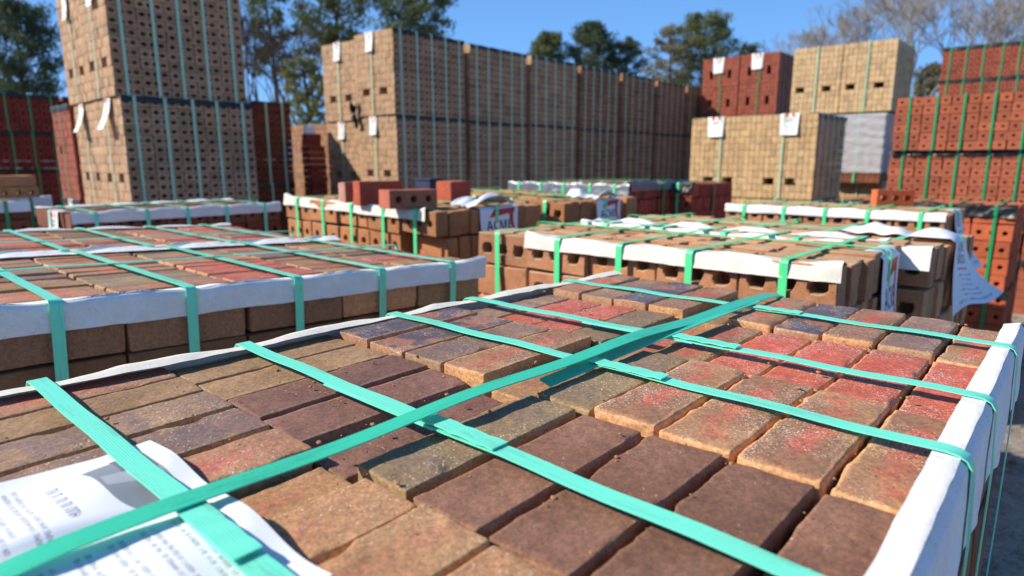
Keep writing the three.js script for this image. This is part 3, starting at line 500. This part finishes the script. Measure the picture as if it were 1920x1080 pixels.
    pts.push(V(Lc / 2 + 0.004, Hc + 0.006, Z(-1.615)), V(Lc / 2 + 0.012, Hc - 0.006, Z(-1.615)), V(Lc / 2 + 0.013, Hc - 0.06, Z(-1.615)), V(Lc / 2 + 0.013, Hc - 0.6, Z(-1.615)));
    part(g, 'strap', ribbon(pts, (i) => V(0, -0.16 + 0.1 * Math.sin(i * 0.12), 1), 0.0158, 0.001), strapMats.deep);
    for (let k = 0; k <= 24; k++) { const s = k / 24, L = 2.13 + 2.2 * s; tail.push(V(X(L), Hc + 0.0065 + 0.009 * Math.sin(Math.min(1, s * 1.1) * 1.5) * (1 - s * 0.35), Z(-1.70 + 0.09 * s))); }
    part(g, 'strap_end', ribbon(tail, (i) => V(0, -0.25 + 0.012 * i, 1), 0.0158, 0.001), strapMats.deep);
  }
  const sx = Le.map(X);
  part(g, 'edge_strip', edgeStrip(C.sides.front, -Lc / 2 - 0.02, Lc / 2 + 0.004, 0.018, 0.07, { straps: sx, rc: 0.011, e: 0.0055, ey: 0.0062, bulge: 0.0045, flare: 0.011, seed: 71, ns: 260, hem: 0.35, crumple: 0.0002, inner: 0.12 }), felt);
  part(g, 'edge_strip', edgeStrip((sv, q, y) => V(-sv, Hc + y, Z(rim((-sv + Lc / 2 + 0.049) / h)) - q), -Lc / 2 - 0.004, Lc / 2 + 0.01, 0.017, 0.05, { straps: Ls.map((v) => -X(v)), rc: 0.004, e: 0.004, ey: 0.0056, bulge: 0.0035, flare: 0.006, seed: 75, ns: 220, hem: 0.25, crumple: 0.0005, inner: 0.3 }), feltOld);
  { const q = mulberry(77), bits = []; for (let i = 0; i < 420; i++) { const b = new THREE.IcosahedronGeometry(0.0007 + 0.0018 * Math.pow(q(), 3), 0); b.deleteAttribute('uv'); b.scale(1, 0.7, 0.8 + q() * 0.5); const col = Math.floor(q() * 10), inGap = q() < 0.65; b.translate((q() - 0.5) * Lc, Hc + (inGap ? -0.004 : 0.0005) + 0.004 * q(), inGap ? Z(-0.2 - 0.298 * col) + (q() - 0.5) * 0.004 : (q() - 0.5) * Wc * 0.98); bits.push(b); }
    const m = part(g, 'grit', mergeGeometries(bits), new THREE.MeshStandardMaterial({ color: rgb(168, 124, 86), roughness: 1 })); m.userData.kind = 'stuff'; }
  // the printed leaflet caught under the straps at the near end
  const leaf = sheet(60, 60, (u, v) => {
    const c = -2.39 + 1.16 * u, d = v * 0.235, L0 = 0.742 + 0.004 * Math.sin(u * 4), top = (L0 - 0.23) * h; let x, y = 0.0048 + 0.0028 * Math.pow(Math.sin(u * 7 + v * 5), 2) * smooth(0, 0.2, u) + 0.002 * Math.sin(u * 13 - v * 8);
    const sq = smooth(0.06, 0, Math.abs(c - (-1.87))) ; y = y * (1 - 0.5 * sq) + (u > 0.5 ? 0.0015 * smooth(0.05, 0.4, v) : 0);
    y = Math.min(y, 0.011 - 0.0035 * smooth(1.6, 0.4, Math.abs(d - (L0 - 0.652) * h) / 0.012)) + 0.0012 * smooth(0.03, 0.06, d);
    if (d < top) x = X(L0) - d; else { const e = d - top; x = -Lc / 2 - 0.006 - 0.01 * smooth(0, 0.02, e); y -= Math.max(0, e - 0.006); }
    return V(x, Hc + y, Z(c));
  });
  { const uv = leaf.attributes.uv; for (let i = 0; i < uv.count; i++) uv.setY(i, 1 - uv.getY(i)); }
  part(g, 'paper_leaflet', leaf, labelMat);
}
// ---------------------------------------------------------------- the other low cubes round it
const pick = (o) => { const q = mulberry(o.seed), ks = Object.keys(o.mix), tot = ks.reduce((a, k) => a + o.mix[k], 0); const f = () => { let r = q() * tot; for (const k of ks) if ((r -= o.mix[k]) < 0) return k; return ks[0]; }; let last = null; return () => (last = last && q() < 0.35 ? last : f()); };
const cornerAt = (p, yaw, dyaw, L, W, lx, lz, H) => shift([p.x - EYE.x, p.z, H], yaw, dyaw, -lx, -lz); // from a seen corner to the (-x, +z) one
const lowFeltFront = (o = {}) => ({ side: 'front', a: 0.045, b: 0.05, mat: felt, ...o });
{ // two cubes of pavers left of the nearest one
  const at = [-0.752, -0.852, -0.206], A = { yaw: 'A', dyaw: -0.91, tilt: -2.39, nC: 11, nH: 11, ch: 0.0915, tone: 'paver', hole: null, near: true, strap: 'teal', jitter: 1.6 };
  const p1 = pick({ seed: 5, mix: { tan: 3, pink: 3, orange: 3, red: 2, flash: 2, dusk: 2, olive: 1 } }), p2 = pick({ seed: 8, mix: { pink: 4, red: 4, tan: 2, flash: 2, dusk: 1 } });
  cube({ ...A, label: 'cube of brown pavers with a broad white felt edge, left of the nearest cube', at, show: { top: true, side: 4, right: 3 }, paver: (i, k) => k === 10 ? ['choc', 'choc', 'choc', 'red', 'tan'][i] : p1(), longAt: -0.03, strips: [{ side: 'front', a: 0.03, b: 0.033, seed: 31, from: 1, to: 1.02, opt: { bulge: 0.006, ey: 0.004, flare: 0.01, crumple: 0.0006, hem: 0.1, endLift: 0.006, ns: 160, inner: 0.3 } }, { side: 'back', a: 0.035, b: 0.03, seed: 34, opt: { bulge: 0.009, ns: 140 } }] });
  const at2 = shift(at, 'A', -0.91, -0.03, -0.69, 0.002);
  cube({ ...A, label: 'cube of reddish pavers just behind the paver cube with the broad white felt edge', at: at2, show: { top: true, right: 3 }, paver: p2, longAt: 0.12, strips: [{ side: 'front', a: 0.03, b: 0.04, seed: 37, opt: { bulge: 0.007 } }, { side: 'back', a: 0.02, b: 0.05, seed: 38, opt: { bulge: 0.006 } }] });
  // a further cube on the near side of these, its end showing at the left edge, carries a small leaflet
}
{ // low cubes in front of the tall left stack
  const at = [-1.955, -2.847, -0.235];
  cube({ label: 'low cube of dark holed bricks with white felt edge, before the tall left stack', at, yaw: 'A', nC: 10, nH: 11, ch: 0.09, tone: 'dusky', hole: 'round', near: true, show: { top: true, side: 2, left: 3, right: 2 }, strap: 'teal', jitter: 2, strips: [{ side: 'front', a: 0.05, b: 0.035, seed: 41, opt: { bulge: 0.009 } }, { side: 'back', a: 0.05, b: 0.03, seed: 43 }], tags: [{ z: 0.06, w: 0.16 }] });
  const p = onPlane(55, 379, -0.215), at2 = cornerAt(p, 'A', 0, 1, 0.6, 1, 0, -0.215);
  cube({ label: 'low dark cube with white felt edge at the far left edge of the picture', at: at2, yaw: 'A', nC: 10, nH: 11, ch: 0.09, tone: 'dusky', hole: 'round', near: true, show: { top: true, side: 3, right: 2 }, strap: 'emerald', jitter: 2, strips: [{ side: 'front', a: 0.05, b: 0.045, seed: 45 }] });
  const p3 = onPlane(86, 372, -0.215), at3 = cornerAt(p3, 'A', 0, 1, 0.6, 1, 0, -0.215);
  cube({ label: 'low cube with white felt edge just behind the far left cube', at: shift(at3, 'A', 0, 0.05, -0.1), yaw: 'A', nC: 10, nH: 11, ch: 0.09, tone: 'dusky', hole: 'round', show: { top: true, side: 3, right: 2 }, strap: 'emerald', jitter: 2, strips: [{ side: 'front', a: 0.05, b: 0.05, seed: 47, mat: felt }] });
}
{ // brown cored brick with the red-logo bags
  const at = [-1.015, -2.904, -0.162], B = { yaw: 'B', dyaw: 0.25, tilt: -0.98, nC: 10, nH: 11, ch: 0.0915, tone: 'oak', near: true, jitter: 4.5, strap: 'mint' };
  const fold = (c, z0, w, len, hgt, sd) => part(c.g, 'paper_fold', sheet(26, 18, (u, v) => V(c.Lc / 2 + 0.012 - len * u, c.Hc + 0.013 + hgt * Math.sin(Math.PI * Math.min(1, v * 1.04)) * (0.55 + 0.45 * Math.sin(u * 5.5 + sd)) + 0.004 * Math.sin(u * 19 + v * 7 + sd), z0 + w * (v - 0.5) * (1 + 0.25 * Math.sin(u * 3 + sd)) + 0.012 * Math.sin(u * 8 + sd))), plainPaper);
  const a4 = cube({ ...B, label: 'low cube of brown holed bricks with loose bricks lying on its white felt edge', at, hole: 'round', show: { top: true, side: 3, right: 3 }, skip: (i, j, k) => i === 4 && j === 1 && k === 9, strips: [lowFeltFront({ seed: 51, to: 0.9, a: 0.05, b: 0.026, mat: feltOld, opt: { bulge: 0.007, flare: 0.012, endLift: 0.012, hem: 0.15 } })],
    tags: [{ side: 'right', mat: acmeMat, z: -0.02, w: 0.22, h: 0.21, curl: 0.04 }] });
  const at2 = shift(at, 'B', 0.25, 0.075, -0.64, 0.005);
  fold(a4, 0.0, 0.2, 0.17, 0.045, 1);
  const b4 = cube({ ...B, label: 'brown brick cube with one holed brick at its corner, behind the loose bricks', at: at2, hole: 'rough', show: { top: true, side: 2, right: 3 }, tags: [{ side: 'right', mat: acmeMat, z: -0.03, w: 0.2, h: 0.2, curl: 0.03 }] });
  fold(b4, -0.02, 0.16, 0.2, 0.035, 2.4);
}
{ // red cubes under silver film further back
  const at = [-0.024, -4.657, -0.151];
  cube({ label: 'low red brick cube with silver film along its front edge', at, yaw: 'B', nC: 13, nH: 11, ch: 0.09, tone: 'brick', hole: 'rough', near: true, show: { top: true, side: 3, right: 5 }, strap: 'mint', longStrap: 'emerald', jitter: 2.5, strips: [{ side: 'front', name: 'plastic_film', a: 0.1, b: 0.06, seed: 61, mat: silverFilm, opt: { bulge: 0.01, flare: 0.02, crumple: 0.0012 } }, { side: 'right', name: 'plastic_film', a: 0.1, b: 0.03, seed: 62, mat: silverFilm, opt: { bulge: 0.02 } }] });
  const p = onPlane(1299, 346, -0.152), at2 = cornerAt(p, 'B', 0, 1, 0.78, 1, 0, -0.152);
  cube({ label: 'low red brick cube with black film over its front corner', at: at2, yaw: 'B', nC: 11, nH: 11, ch: 0.09, tone: 'brick', hole: 'round', near: true, show: { top: true, side: 3, right: 5 }, strap: 'mint', longStrap: 'emerald', jitter: 2, strips: [{ side: 'front', name: 'plastic_film', from: -0.45, a: 0.08, b: 0.05, seed: 63, mat: blackFilm, opt: { bulge: 0.015, flare: 0.04, crumple: 0.003 } }] });
}
{ // lime-stained cored brick right behind the nearest cube
  const dy = -1.86, at = [-0.105, -1.874, -0.205], B = { yaw: 'B', dyaw: dy, tilt: 0.32, nC: 10, nH: 11, ch: 0.0905, tone: 'cobble', hole: 'rough', near: true, jitter: 4.5, strap: 'mint' };
  const fl = { bulge: 0.007, flare: 0.014, crumple: 0.0006, hem: 0.14, inner: 0.3, endLift: 0.006 };
  cube({ ...B, label: 'low cube of large-holed stained bricks with white felt edge behind the nearest cube', at, pz: 0.054, show: { top: true, side: 4, right: 5 }, plain: (i, j) => i === 0 && j > 0, strapShift: [0.005, 0, 0, 0, 0], strips: [lowFeltFront({ seed: 66, from: 0.6, to: 1, a: 0.05, b: 0.022, opt: fl, mat: feltOld }), { side: 'back', a: 0.05, b: 0.03, from: 0.9, to: 0.9, seed: 68, opt: { bulge: 0.01 } }],
    tags: [{ side: 'right', mat: acmeMat, z: -0.045, w: 0.14, h: 0.3, curl: 0.03 }] });
  const p = onPlane(1748, 474, -0.205), at2 = cornerAt(p, 'B', dy, 1, 0.56, 1, 0, -0.205);
  const c2 = cube({ ...B, label: 'low stained brick cube with a big printed bag flaring from its right end', at: at2, tilt: 0, pz: 0.056, show: { top: true, side: 3, right: 5 }, strips: [lowFeltFront({ seed: 70, a: 0.06, b: 0.036, opt: fl, mat: felt })] });
  // the bag: caught under the long strap on top, blown outwards at its foot
  const bag = sheet(24, 30, (u, v) => { const d = v * 0.33 - 0.1; const z = -0.02 + (u - 0.42) * (d < 0 ? 0.13 : 0.13 + 0.42 * d * (u < 0.42 ? 0.3 : 1)); if (d < 0) return V(c2.Lc / 2 + d, c2.Hc + 0.014 + 0.02 * Math.sin((d + 0.1) * 30) * Math.sin(u * 3), -z); const k = d / 0.23; return V(c2.Lc / 2 + 0.012 + k * k * (0.015 + 0.075 * u), c2.Hc + 0.012 - d * (1 - 0.25 * u * k) * 0.83 + 0.012 * Math.sin(u * 6) * k, -z + 0); });
  { const uv = bag.attributes.uv; for (let i = 0; i < uv.count; i++) uv.setXY(i, uv.getX(i), 1 - clamp((uv.getY(i) - 0.3) / 0.7)); }
  part(c2.g, 'printed_bag', bag, bigTagMat);
  part(c2.g, 'paper_wrap', sheet(20, 10, (u, v) => V(c2.Lc / 2 - 0.27 + 0.17 * u, c2.Hc + 0.012 + 0.024 * Math.sin(u * 3.14) * Math.sin(v * 3.14) + 0.003 * Math.sin(u * 17), -0.05 + 0.1 * v)), plainPaper);
}
{ // cube with the straight white edge, right of the middle
  const at = [1.149, -3.472, -0.233], B = { yaw: 'B', nC: 10, nH: 11, ch: 0.09, tone: 'cobble', hole: 'rough', near: true, jitter: 2.5, strap: 'mint' };
  const a = cube({ ...B, label: 'low brown brick cube with straight white felt edge under a single bright orange brick', at, show: { top: true, side: 3, right: 4 }, strips: [lowFeltFront({ seed: 81, a: 0.06, b: 0.026, opt: { bulge: 0.006 } })], tags: [{ side: 'right', mat: bigTagMat, z: 0.02, w: 0.2, h: 0.26, curl: 0.11 }] });
}
{ // orange cored brick at the right edge
  cube({ label: 'bright orange holed brick cube with black film edge, at the right picture edge', at: [2.072 - 0.04, -4.208, -0.254], yaw: 'B', nC: 12, nH: 5, ch: 0.096, tone: 'vivid', hole: 'round', near: true, jitter: 2, strap: 'emerald', show: { top: true, side: 5, right: 3 }, strips: [{ side: 'front', name: 'plastic_film', a: 0.1, b: 0.05, seed: 85, mat: blackFilm, opt: { bulge: 0.012, flare: 0.03, crumple: 0.003 } }] });
  cube({ label: 'shaded orange holed brick cube beneath the bright orange one at the right edge', at: [2.072 - 0.02, -4.208, -0.254 - 0.48], yaw: 'B', nC: 12, nH: 5, ch: 0.096, tone: 'vivid', hole: 'round', near: true, jitter: 2, strap: 'emerald', show: { side: 5 }, strips: [{ side: 'front', name: 'plastic_film', a: 0.02, b: 0.03, seed: 86, mat: blackFilm }] });
}
// ---------------------------------------------------------------- tall stacks
const ORD = ['first', 'second', 'third', 'fourth', 'fifth', 'sixth', 'seventh'];
const black = (seed, o = {}) => ({ side: 'front', name: 'plastic_film', a: 0.03, b: 0.03, seed, mat: blackFilm, opt: { bulge: 0.004, flare: 0.012 }, ...o });
const slotsAt = (row) => [[row, [2, 3, 7, 8]]];
{ // the tall left stack: two halves, three high
  const at = [-2.9, -4.87, 1.311], dy = -0.35, G = 'cubes of the tall sand-faced stack at the left', S = { yaw: 'A', dyaw: dy, nC: 11, pz: 0.0555, nH: 12, ch: 0.07, tone: 'beige', hole: 'oval', strap: 'pale', group: G, jitter: 1.6 };
  const tiers = [['topmost', 0, 0.0, 1.2], ['middle', -0.844, 0.02, 0.2], ['lowest', -1.688, 0.03, 0]];
  for (const [w, dh, dx, tl] of tiers) for (const half of [0, 1]) {
    const a = shift(at, 'A', dy, dx + half * 0.02, -0.625 * half + (w === 'middle' ? 0.03 : 0), dh);
    cube({ ...S, at: a, label: `${w} cube of the tall left stack, ${half ? 'left half' : 'right half with the shaded holed side'}`, show: { side: half ? 0 : w === 'lowest' ? 3 : 99, left: w === 'lowest' ? 3 : 99 }, slots: slotsAt(8), strips: half ? [] : w === 'topmost' ? [] : [black(91 + dh)], tags: [{ z: half ? -0.05 : 0.05, w: 0.14, h: w === 'middle' ? 0.24 : 0.2, curl: w === 'middle' ? 0.07 : 0.02 }] });
  }
  const gp = V(0, 0, 0).addScaledVector(AXL, 4.75).addScaledVector(AXC, -7.25);
  for (const [w, H] of [['upper', 0.47], ['lower', -0.37]]) cube({ label: `${w} added brown cube darkening the gap left of the long wall`, at: [gp.x, gp.z, H], yaw: 'A', nC: 18, nH: 12, ch: 0.07, tone: 'umber', hole: 'dot', strap: 'pale', show: { left: 99, side: 0 } });  // added cubes that close off the bright horizon and keep the gap dark
  // red cubes in line beyond it
  const r = shift([-3.228, -6.928, 0.648], 'A', 0, 0, 0);
  for (const [w, dh] of [['upper', 0], ['lower', -0.91]]) cube({ label: `${w} dark red holed cube right of the tall left stack`, at: [r[0], r[1], r[2] + dh], yaw: 'A', nC: 10, nH: 13, ch: 0.07, tone: 'dusky', hole: 'dot', strap: 'pale', group: 'dark red cubes beyond the tall left stack', show: { side: dh ? 4 : 99 }, strips: [black(95)] });
  const m = shift(at, 'A', dy, 0.02, -1.27, -0.844 + 0.01);
  for (const [w, dh] of [['upper', 0], ['lower', -0.82]]) cube({ label: `${w} red brick cube left of the tall stack, its sunlit end a narrow strip`, at: [m[0], m[1], m[2] + dh], yaw: 'A', dyaw: dy, nC: 9, nH: w === 'upper' ? 12 : 12, ch: 0.068, tone: 'rust', hole: 'dot', strap: 'emerald', group: 'red cubes beside the tall left stack', show: { left: 99 }, slots: [[5, [2]]], strips: [black(96, { side: 'left' })], tags: dh ? [{ z: 0, w: 0.12, h: 0.2, curl: 0.05 }] : [] });
}
{ // dark red stack at the left edge, in shade
  const at = shift([-5.45, -7.188, 0.712], 'A', 0, -0.52, 0);
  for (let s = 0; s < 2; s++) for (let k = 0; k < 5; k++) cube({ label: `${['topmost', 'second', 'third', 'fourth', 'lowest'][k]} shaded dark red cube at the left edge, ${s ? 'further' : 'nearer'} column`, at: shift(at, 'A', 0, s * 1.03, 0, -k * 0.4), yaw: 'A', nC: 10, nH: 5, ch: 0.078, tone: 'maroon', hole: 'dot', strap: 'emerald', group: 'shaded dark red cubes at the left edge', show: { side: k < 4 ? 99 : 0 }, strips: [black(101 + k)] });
}
{ // the long wall of cubes
  const dy = 1.11, at = [-1.207, -6.835, 1.315], G = 'cubes of the long wall', S = { yaw: 'A', dyaw: dy, pl: 0.2055, nC: 11, pz: 0.0585, nH: 12, ch: 0.07, tone: 'beige', hole: 'oval', strap: 'pale', group: G, jitter: 1.4 };
  const cols = 7, pitch = 1.115;
  for (let t = 0; t < 3; t++) for (let i = 0; i < cols; i++) {
    const a = shift(at, 'A', dy, i * pitch + (t ? 0.02 : 0), t === 1 ? -0.012 : 0, -0.848 * t - (i ? 0.01 * (i % 2) : 0));
    cube({ ...S, at: a, tone: i < 3 ? 'beige' : 'umber', label: `${['upper', 'middle', 'bottom'][t]} cube of the long wall, ${ORD[i]} from its sunlit end`, show: { side: t < 2 ? 99 : 0, left: i === 0 ? (t < 2 ? 99 : 2) : 0 }, slots: i === 0 ? slotsAt(8) : null, strips: [black(111 + i + t * 10, { a: 0.06, b: 0.025 })], tags: i === 0 ? [{ z: -0.05, w: 0.135, h: 0.2 }] : [] });
    if (i === 0 && t === 0) { const q = shift(a, 'A', dy, -0.012, -0.66, -0.8), f = part(scene, numbered('plastic_scrap'), sheet(10, 14, (u, v) => V((u - 0.5) * 0.1 * (1.3 - v) + 0.05 * Math.sin(v * 9) * v, 0.1 - 0.24 * v + 0.03 * Math.sin(u * 7), 0.02 * Math.sin(u * 6 + v * 8))), blackFilm); f.position.set(q[0] + EYE.x - 0.015, EYE.y + q[2], q[1]); f.rotation.y = YAW.A - Math.PI / 2; tag(f, 'torn black plastic scrap on the sunlit end of the long wall', 'plastic scrap'); }
    if (i === 0) cube({ ...S, at: shift(a, 'A', dy, 0.04, -0.665, -0.03), label: `${['upper', 'middle', 'bottom'][t]} cube at the sunlit end of the long wall, left half`, show: { left: t < 2 ? 99 : 2 }, slots: slotsAt(8), tags: [{ z: -0.02, w: 0.125, h: 0.2 }] });
  }
}
{ // small red cubes, sand cubes, upper sand cubes, wrapped cube
  const r1 = [4.434, -11.16, 1.782];
  for (const half of [0, 1]) for (let t = 0; t < 6; t++) { const a = shift(r1, 'A', 0.65, 0, -0.68 * half, -0.49 * t - half * 0.01); cube({ label: `${['top', 'second', 'third', 'fourth', 'fifth', 'bottom'][t]} small red cube behind the sand-coloured cubes, ${half ? 'left' : 'right'} half`, at: a, yaw: 'A', dyaw: 0.65, nC: 10, pz: 0.066, nH: 7, ch: 0.0695, tone: 'rust', hole: 'dot', strap: 'emerald', group: 'small red cubes behind the sand-coloured cubes', show: { left: t < 3 ? 99 : 0, side: !half && t < 3 ? 99 : 0 }, slots: [[4, [2, 7]], [3, [2, 7]]], tags: t === 0 ? [{ z: -0.04, w: 0.2, h: 0.26 }] : [] }); }
  const r2 = [2.987, -6.457, 0.459];
  for (const half of [0, 1]) for (let t = 0; t < 2; t++) { const a = shift(r2, 'A', 0.41, half * 0.01, -0.665 * half, -0.85 * t); cube({ label: `${t ? 'bottom' : 'upper'} sand-coloured cube with printed tag right of the long wall, ${half ? 'left' : 'right'} half`, at: a, yaw: 'A', dyaw: 0.41, nC: 12, pz: 0.055, nH: 12, ch: 0.07, tone: 'sand', hole: 'dot', strap: half ? 'pale' : 'pale', group: 'sand-coloured cubes right of the long wall', show: { left: t ? 2 : 99, side: half ? 0 : t ? 2 : 99, top: !t }, slots: t ? null : [[9, [3, 4, 7, 8]]], tags: t ? [] : [{ z: half ? -0.05 : 0.06, w: 0.19, h: 0.21 }], strips: half ? [] : [black(131, { a: 0.1 })] }); }
  const r3 = [4.638, -8.126, 1.446];
  for (const half of [0, 1]) for (let t = 0; t < 3; t++) { const a = shift(r3, 'A', 0, t ? 0.05 : 0, -0.61 * half, -0.85 * t); if (t === 1 && !half) continue; cube({ label: `${['highest', 'middle', 'bottom'][t]} sand-coloured cube beside the far red stack, ${half ? 'left' : 'right'} half`, at: a, yaw: 'A', nC: 11, pz: 0.0545, nH: 12, ch: 0.07, tone: 'buff', hole: 'dot', strap: 'pale', group: 'sand-coloured cubes of the upper pair', show: { left: t < 2 ? 99 : 0, side: half ? 0 : 99 }, slots: t ? null : [[7, [1, 2, 7, 8]]] }); }
  // the cube in clear shrink wrap below the right half
  const a = shift(r3, 'A', 0, -0.1, -0.02, -0.875), w = cube({ label: 'cube in pale shrink wrap under the upper sand-coloured pair', at: a, yaw: 'A', nC: 10, nH: 12, ch: 0.07, tone: 'dusky', hole: 'dot', strap: 'mint', show: { left: 99, side: 99 } });
  const film = new THREE.MeshPhysicalMaterial({ color: rgb(212, 212, 214), roughness: 0.2, transparent: true, opacity: 0.62, side: THREE.DoubleSide });
  const wrap = sheet(80, 44, (u, v) => { const P = [[w.Lc / 2, w.Wc / 2], [-w.Lc / 2, w.Wc / 2], [-w.Lc / 2, -w.Wc / 2], [w.Lc / 2, -w.Wc / 2]], s = u * 3, i = Math.min(2, Math.floor(s)), f = s - i, x = P[i][0] + (P[i + 1][0] - P[i][0]) * f, z = P[i][1] + (P[i + 1][1] - P[i][1]) * f, k = 1.015 + 0.02 * (vnoise(u * 60, v * 26, 3) - 0.5) + 0.012 * (vnoise(u * 25 + v * 30, v * 60, 5) - 0.5) - 0.012 * Math.sin(v * 40 + u * 9) * 0.4; return V(x * k + Math.sign(x) * 0.012, w.Hc + 0.006 - v * 0.72, z * k + Math.sign(z) * 0.012); });
  part(w.g, 'plastic_wrap', wrap, film);
}
{ // orange stack at the right, and the red stack behind it
  const S = { yaw: 'B', nC: 10, nH: 6, ch: 0.0735, tone: 'orange', hole: 'small', strap: 'emerald', group: 'orange holed cubes of the right stack', jitter: 2 };
  [[3.309, -5.726, 0.529], [3.33, -5.775, 0.089], [3.33, -5.775, -0.352], [3.33, -5.775, -0.793]].forEach((at, t) => { for (let s = 0; s < 2; s++) cube({ ...S, at: shift(at, 'B', 0, s * 1.01, 0), label: `${['top', 'second', 'third', 'bottom'][t]} orange holed cube of the right stack, ${s ? 'cut by the picture edge' : 'left column'}`, show: { top: t === 0, side: t < 3 ? 99 : 0 }, strips: t ? [black(141 + t, { a: 0.1, b: 0.035, opt: { bulge: 0.006, flare: 0.03 } })] : [] }); });
  [1.589, 1.135, 0.681, 0.227, -0.227, -0.681].forEach((H, t) => cube({ label: `${['top', 'second', 'third', 'fourth', 'fifth', 'bottom'][t]} cube of the far red stack behind the orange stack`, at: [6.212, -9.732, H], yaw: 'B', nC: 10, nH: 6, ch: 0.0735, tone: 'rust', hole: 'dot', strap: 'emerald', group: 'cubes of the far red stack', show: { side: t < 3 ? 99 : 0 }, strips: [black(151 + t)] }));
}
// ---------------------------------------------------------------- loose bricks and small things
function looseBrick(label, at, yaw, { l = 0.194, h = 0.066, w = 0.09, tone = 'maroon', cored = null, tiltX = 0, tiltZ = 0 } = {}) {
  const t = thing('loose_brick', label, 'brick', 'loose bricks lying on the cubes'); t.position.set(...at); t.rotation.set(tiltX, yaw, tiltZ, 'YXZ');
  const m = part(t, 'brick_body', cored ? coredGeo(l, h, w, cored, 2, tone + 'L' + h, TONE[tone]) : solidGeo(l, h, w, 'near', 5, tone + 'L', TONE[tone]), clay[0]); m.position.y = h / 2;
}
{
  TONE.redbrick = { x: rgb(178, 100, 78), y: rgb(164, 86, 72), z: rgb(150, 98, 72) }; TONE.redder = { x: rgb(182, 88, 62), y: rgb(186, 108, 76), z: rgb(160, 70, 52) }; TONE.palebrick = { x: rgb(190, 140, 126), y: rgb(170, 120, 100), z: rgb(166, 84, 66) }; TONE.orangebrick = { x: rgb(200, 98, 60), y: rgb(206, 110, 70), z: rgb(206, 98, 58) };  // redbrick, redder: sunlit end and shaded long side put into the face colours
  const H4 = -0.168, put = (px, py, H = H4) => onPlane(px, py, H).toArray();
  const back = (p, yaw, dx, dz) => [p[0] + Math.cos(yaw) * dx + Math.sin(yaw) * dz, p[1], p[2] - Math.sin(yaw) * dx + Math.cos(yaw) * dz];
  let y = YAW.A - 0.22;
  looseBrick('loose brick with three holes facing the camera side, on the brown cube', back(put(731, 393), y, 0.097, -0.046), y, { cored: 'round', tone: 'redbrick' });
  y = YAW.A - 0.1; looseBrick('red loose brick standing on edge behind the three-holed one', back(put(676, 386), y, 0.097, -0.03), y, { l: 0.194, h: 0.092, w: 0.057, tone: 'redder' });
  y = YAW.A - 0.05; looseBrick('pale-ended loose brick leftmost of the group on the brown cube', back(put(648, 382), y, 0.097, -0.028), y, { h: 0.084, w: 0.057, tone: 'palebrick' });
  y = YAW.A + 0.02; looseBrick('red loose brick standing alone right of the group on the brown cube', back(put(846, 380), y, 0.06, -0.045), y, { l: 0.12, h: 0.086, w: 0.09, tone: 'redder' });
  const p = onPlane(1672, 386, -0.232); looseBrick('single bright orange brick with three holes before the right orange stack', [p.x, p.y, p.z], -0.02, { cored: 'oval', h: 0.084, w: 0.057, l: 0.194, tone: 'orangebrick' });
  // two courses of loose brick on the far left cube
  const q = onPlane(34, 372, -0.2); for (const [k, dx] of [[0, 0], [1, -0.012]]) looseBrick(`${k ? 'upper' : 'lower'} of two brown bricks piled on the far left cube`, [q.x - 0.05 + dx, q.y + k * 0.062, q.z - 0.06], YAW.A, { h: 0.06, w: 0.092, tone: 'oak', cored: k ? null : 'round' });
}
{ // narrow remnant stack between the dark red cubes and the wall
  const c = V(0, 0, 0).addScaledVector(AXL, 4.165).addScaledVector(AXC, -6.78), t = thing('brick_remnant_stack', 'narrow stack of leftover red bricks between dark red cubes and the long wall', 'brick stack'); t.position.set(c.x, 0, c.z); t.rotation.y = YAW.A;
  let k = 0; for (let j = 0; j < 22; j++) for (const dz of [-0.048, 0.048]) { if (j > 19 && dz > 0) continue; const m = part(t, 'brick', solidGeo(0.194, 0.066, 0.09, 'far', k++ % 4, j < 9 ? 'palebrick' : 'maroon', j < 9 ? TONE.palebrick : TONE.maroon), clay[k % 6]); m.position.set((hash(j, 3, 1) - 0.5) * 0.02, 0.035 + j * 0.0695, dz + (hash(j, 2, 5) - 0.5) * 0.012); }  // lower courses paler as sunlit, upper ones darker as shaded, in the brick colours
  const o = part(scene, numbered('paper_bundle'), brickBox(0.12, 0.1, 0.1, { nx: [0, 0.1, 0.5, 0.9, 1], ny: [0, 0.1, 0.5, 0.9, 1], nz: [0, 0.1, 0.5, 0.9, 1], r: 0.012, amp: 0.006, seed: 4 }), plainPaper); o.position.set(c.x - 0.03, 22 * 0.0695 + 0.045, c.z + 0.02); o.rotation.y = 0.4; tag(o, 'white paper bundle lying on the narrow leftover brick stack', 'paper bundle');
}
{
  const p = onPlane(797, 355, -0.157), b = thing('plastic_tote', 'blue plastic tote behind the loose bricks, before the long wall', 'tote'); b.position.set(p.x + 0.02, p.y, p.z); b.rotation.y = YAW.B;
  const blue = new THREE.MeshPhysicalMaterial({ color: rgb(30, 44, 74), roughness: 0.7 }), body = brickBox(0.13, 0.05, 0.09, { nx: [0, 0.06, 0.5, 0.94, 1], ny: [0, 0.1, 0.9, 1], nz: [0, 0.08, 0.5, 0.92, 1], r: 0.008 });  // tote blue darkened: shade of the wall put into the colour
  part(b, 'tub', body, blue).position.y = 0.025; part(b, 'lid', brickBox(0.142, 0.012, 0.1, { nx: [0, 0.05, 0.95, 1], ny: [0, 0.3, 0.7, 1], nz: [0, 0.06, 0.94, 1], r: 0.004 }), blue).position.y = 0.0562;
}
renderer.render(scene, camera);
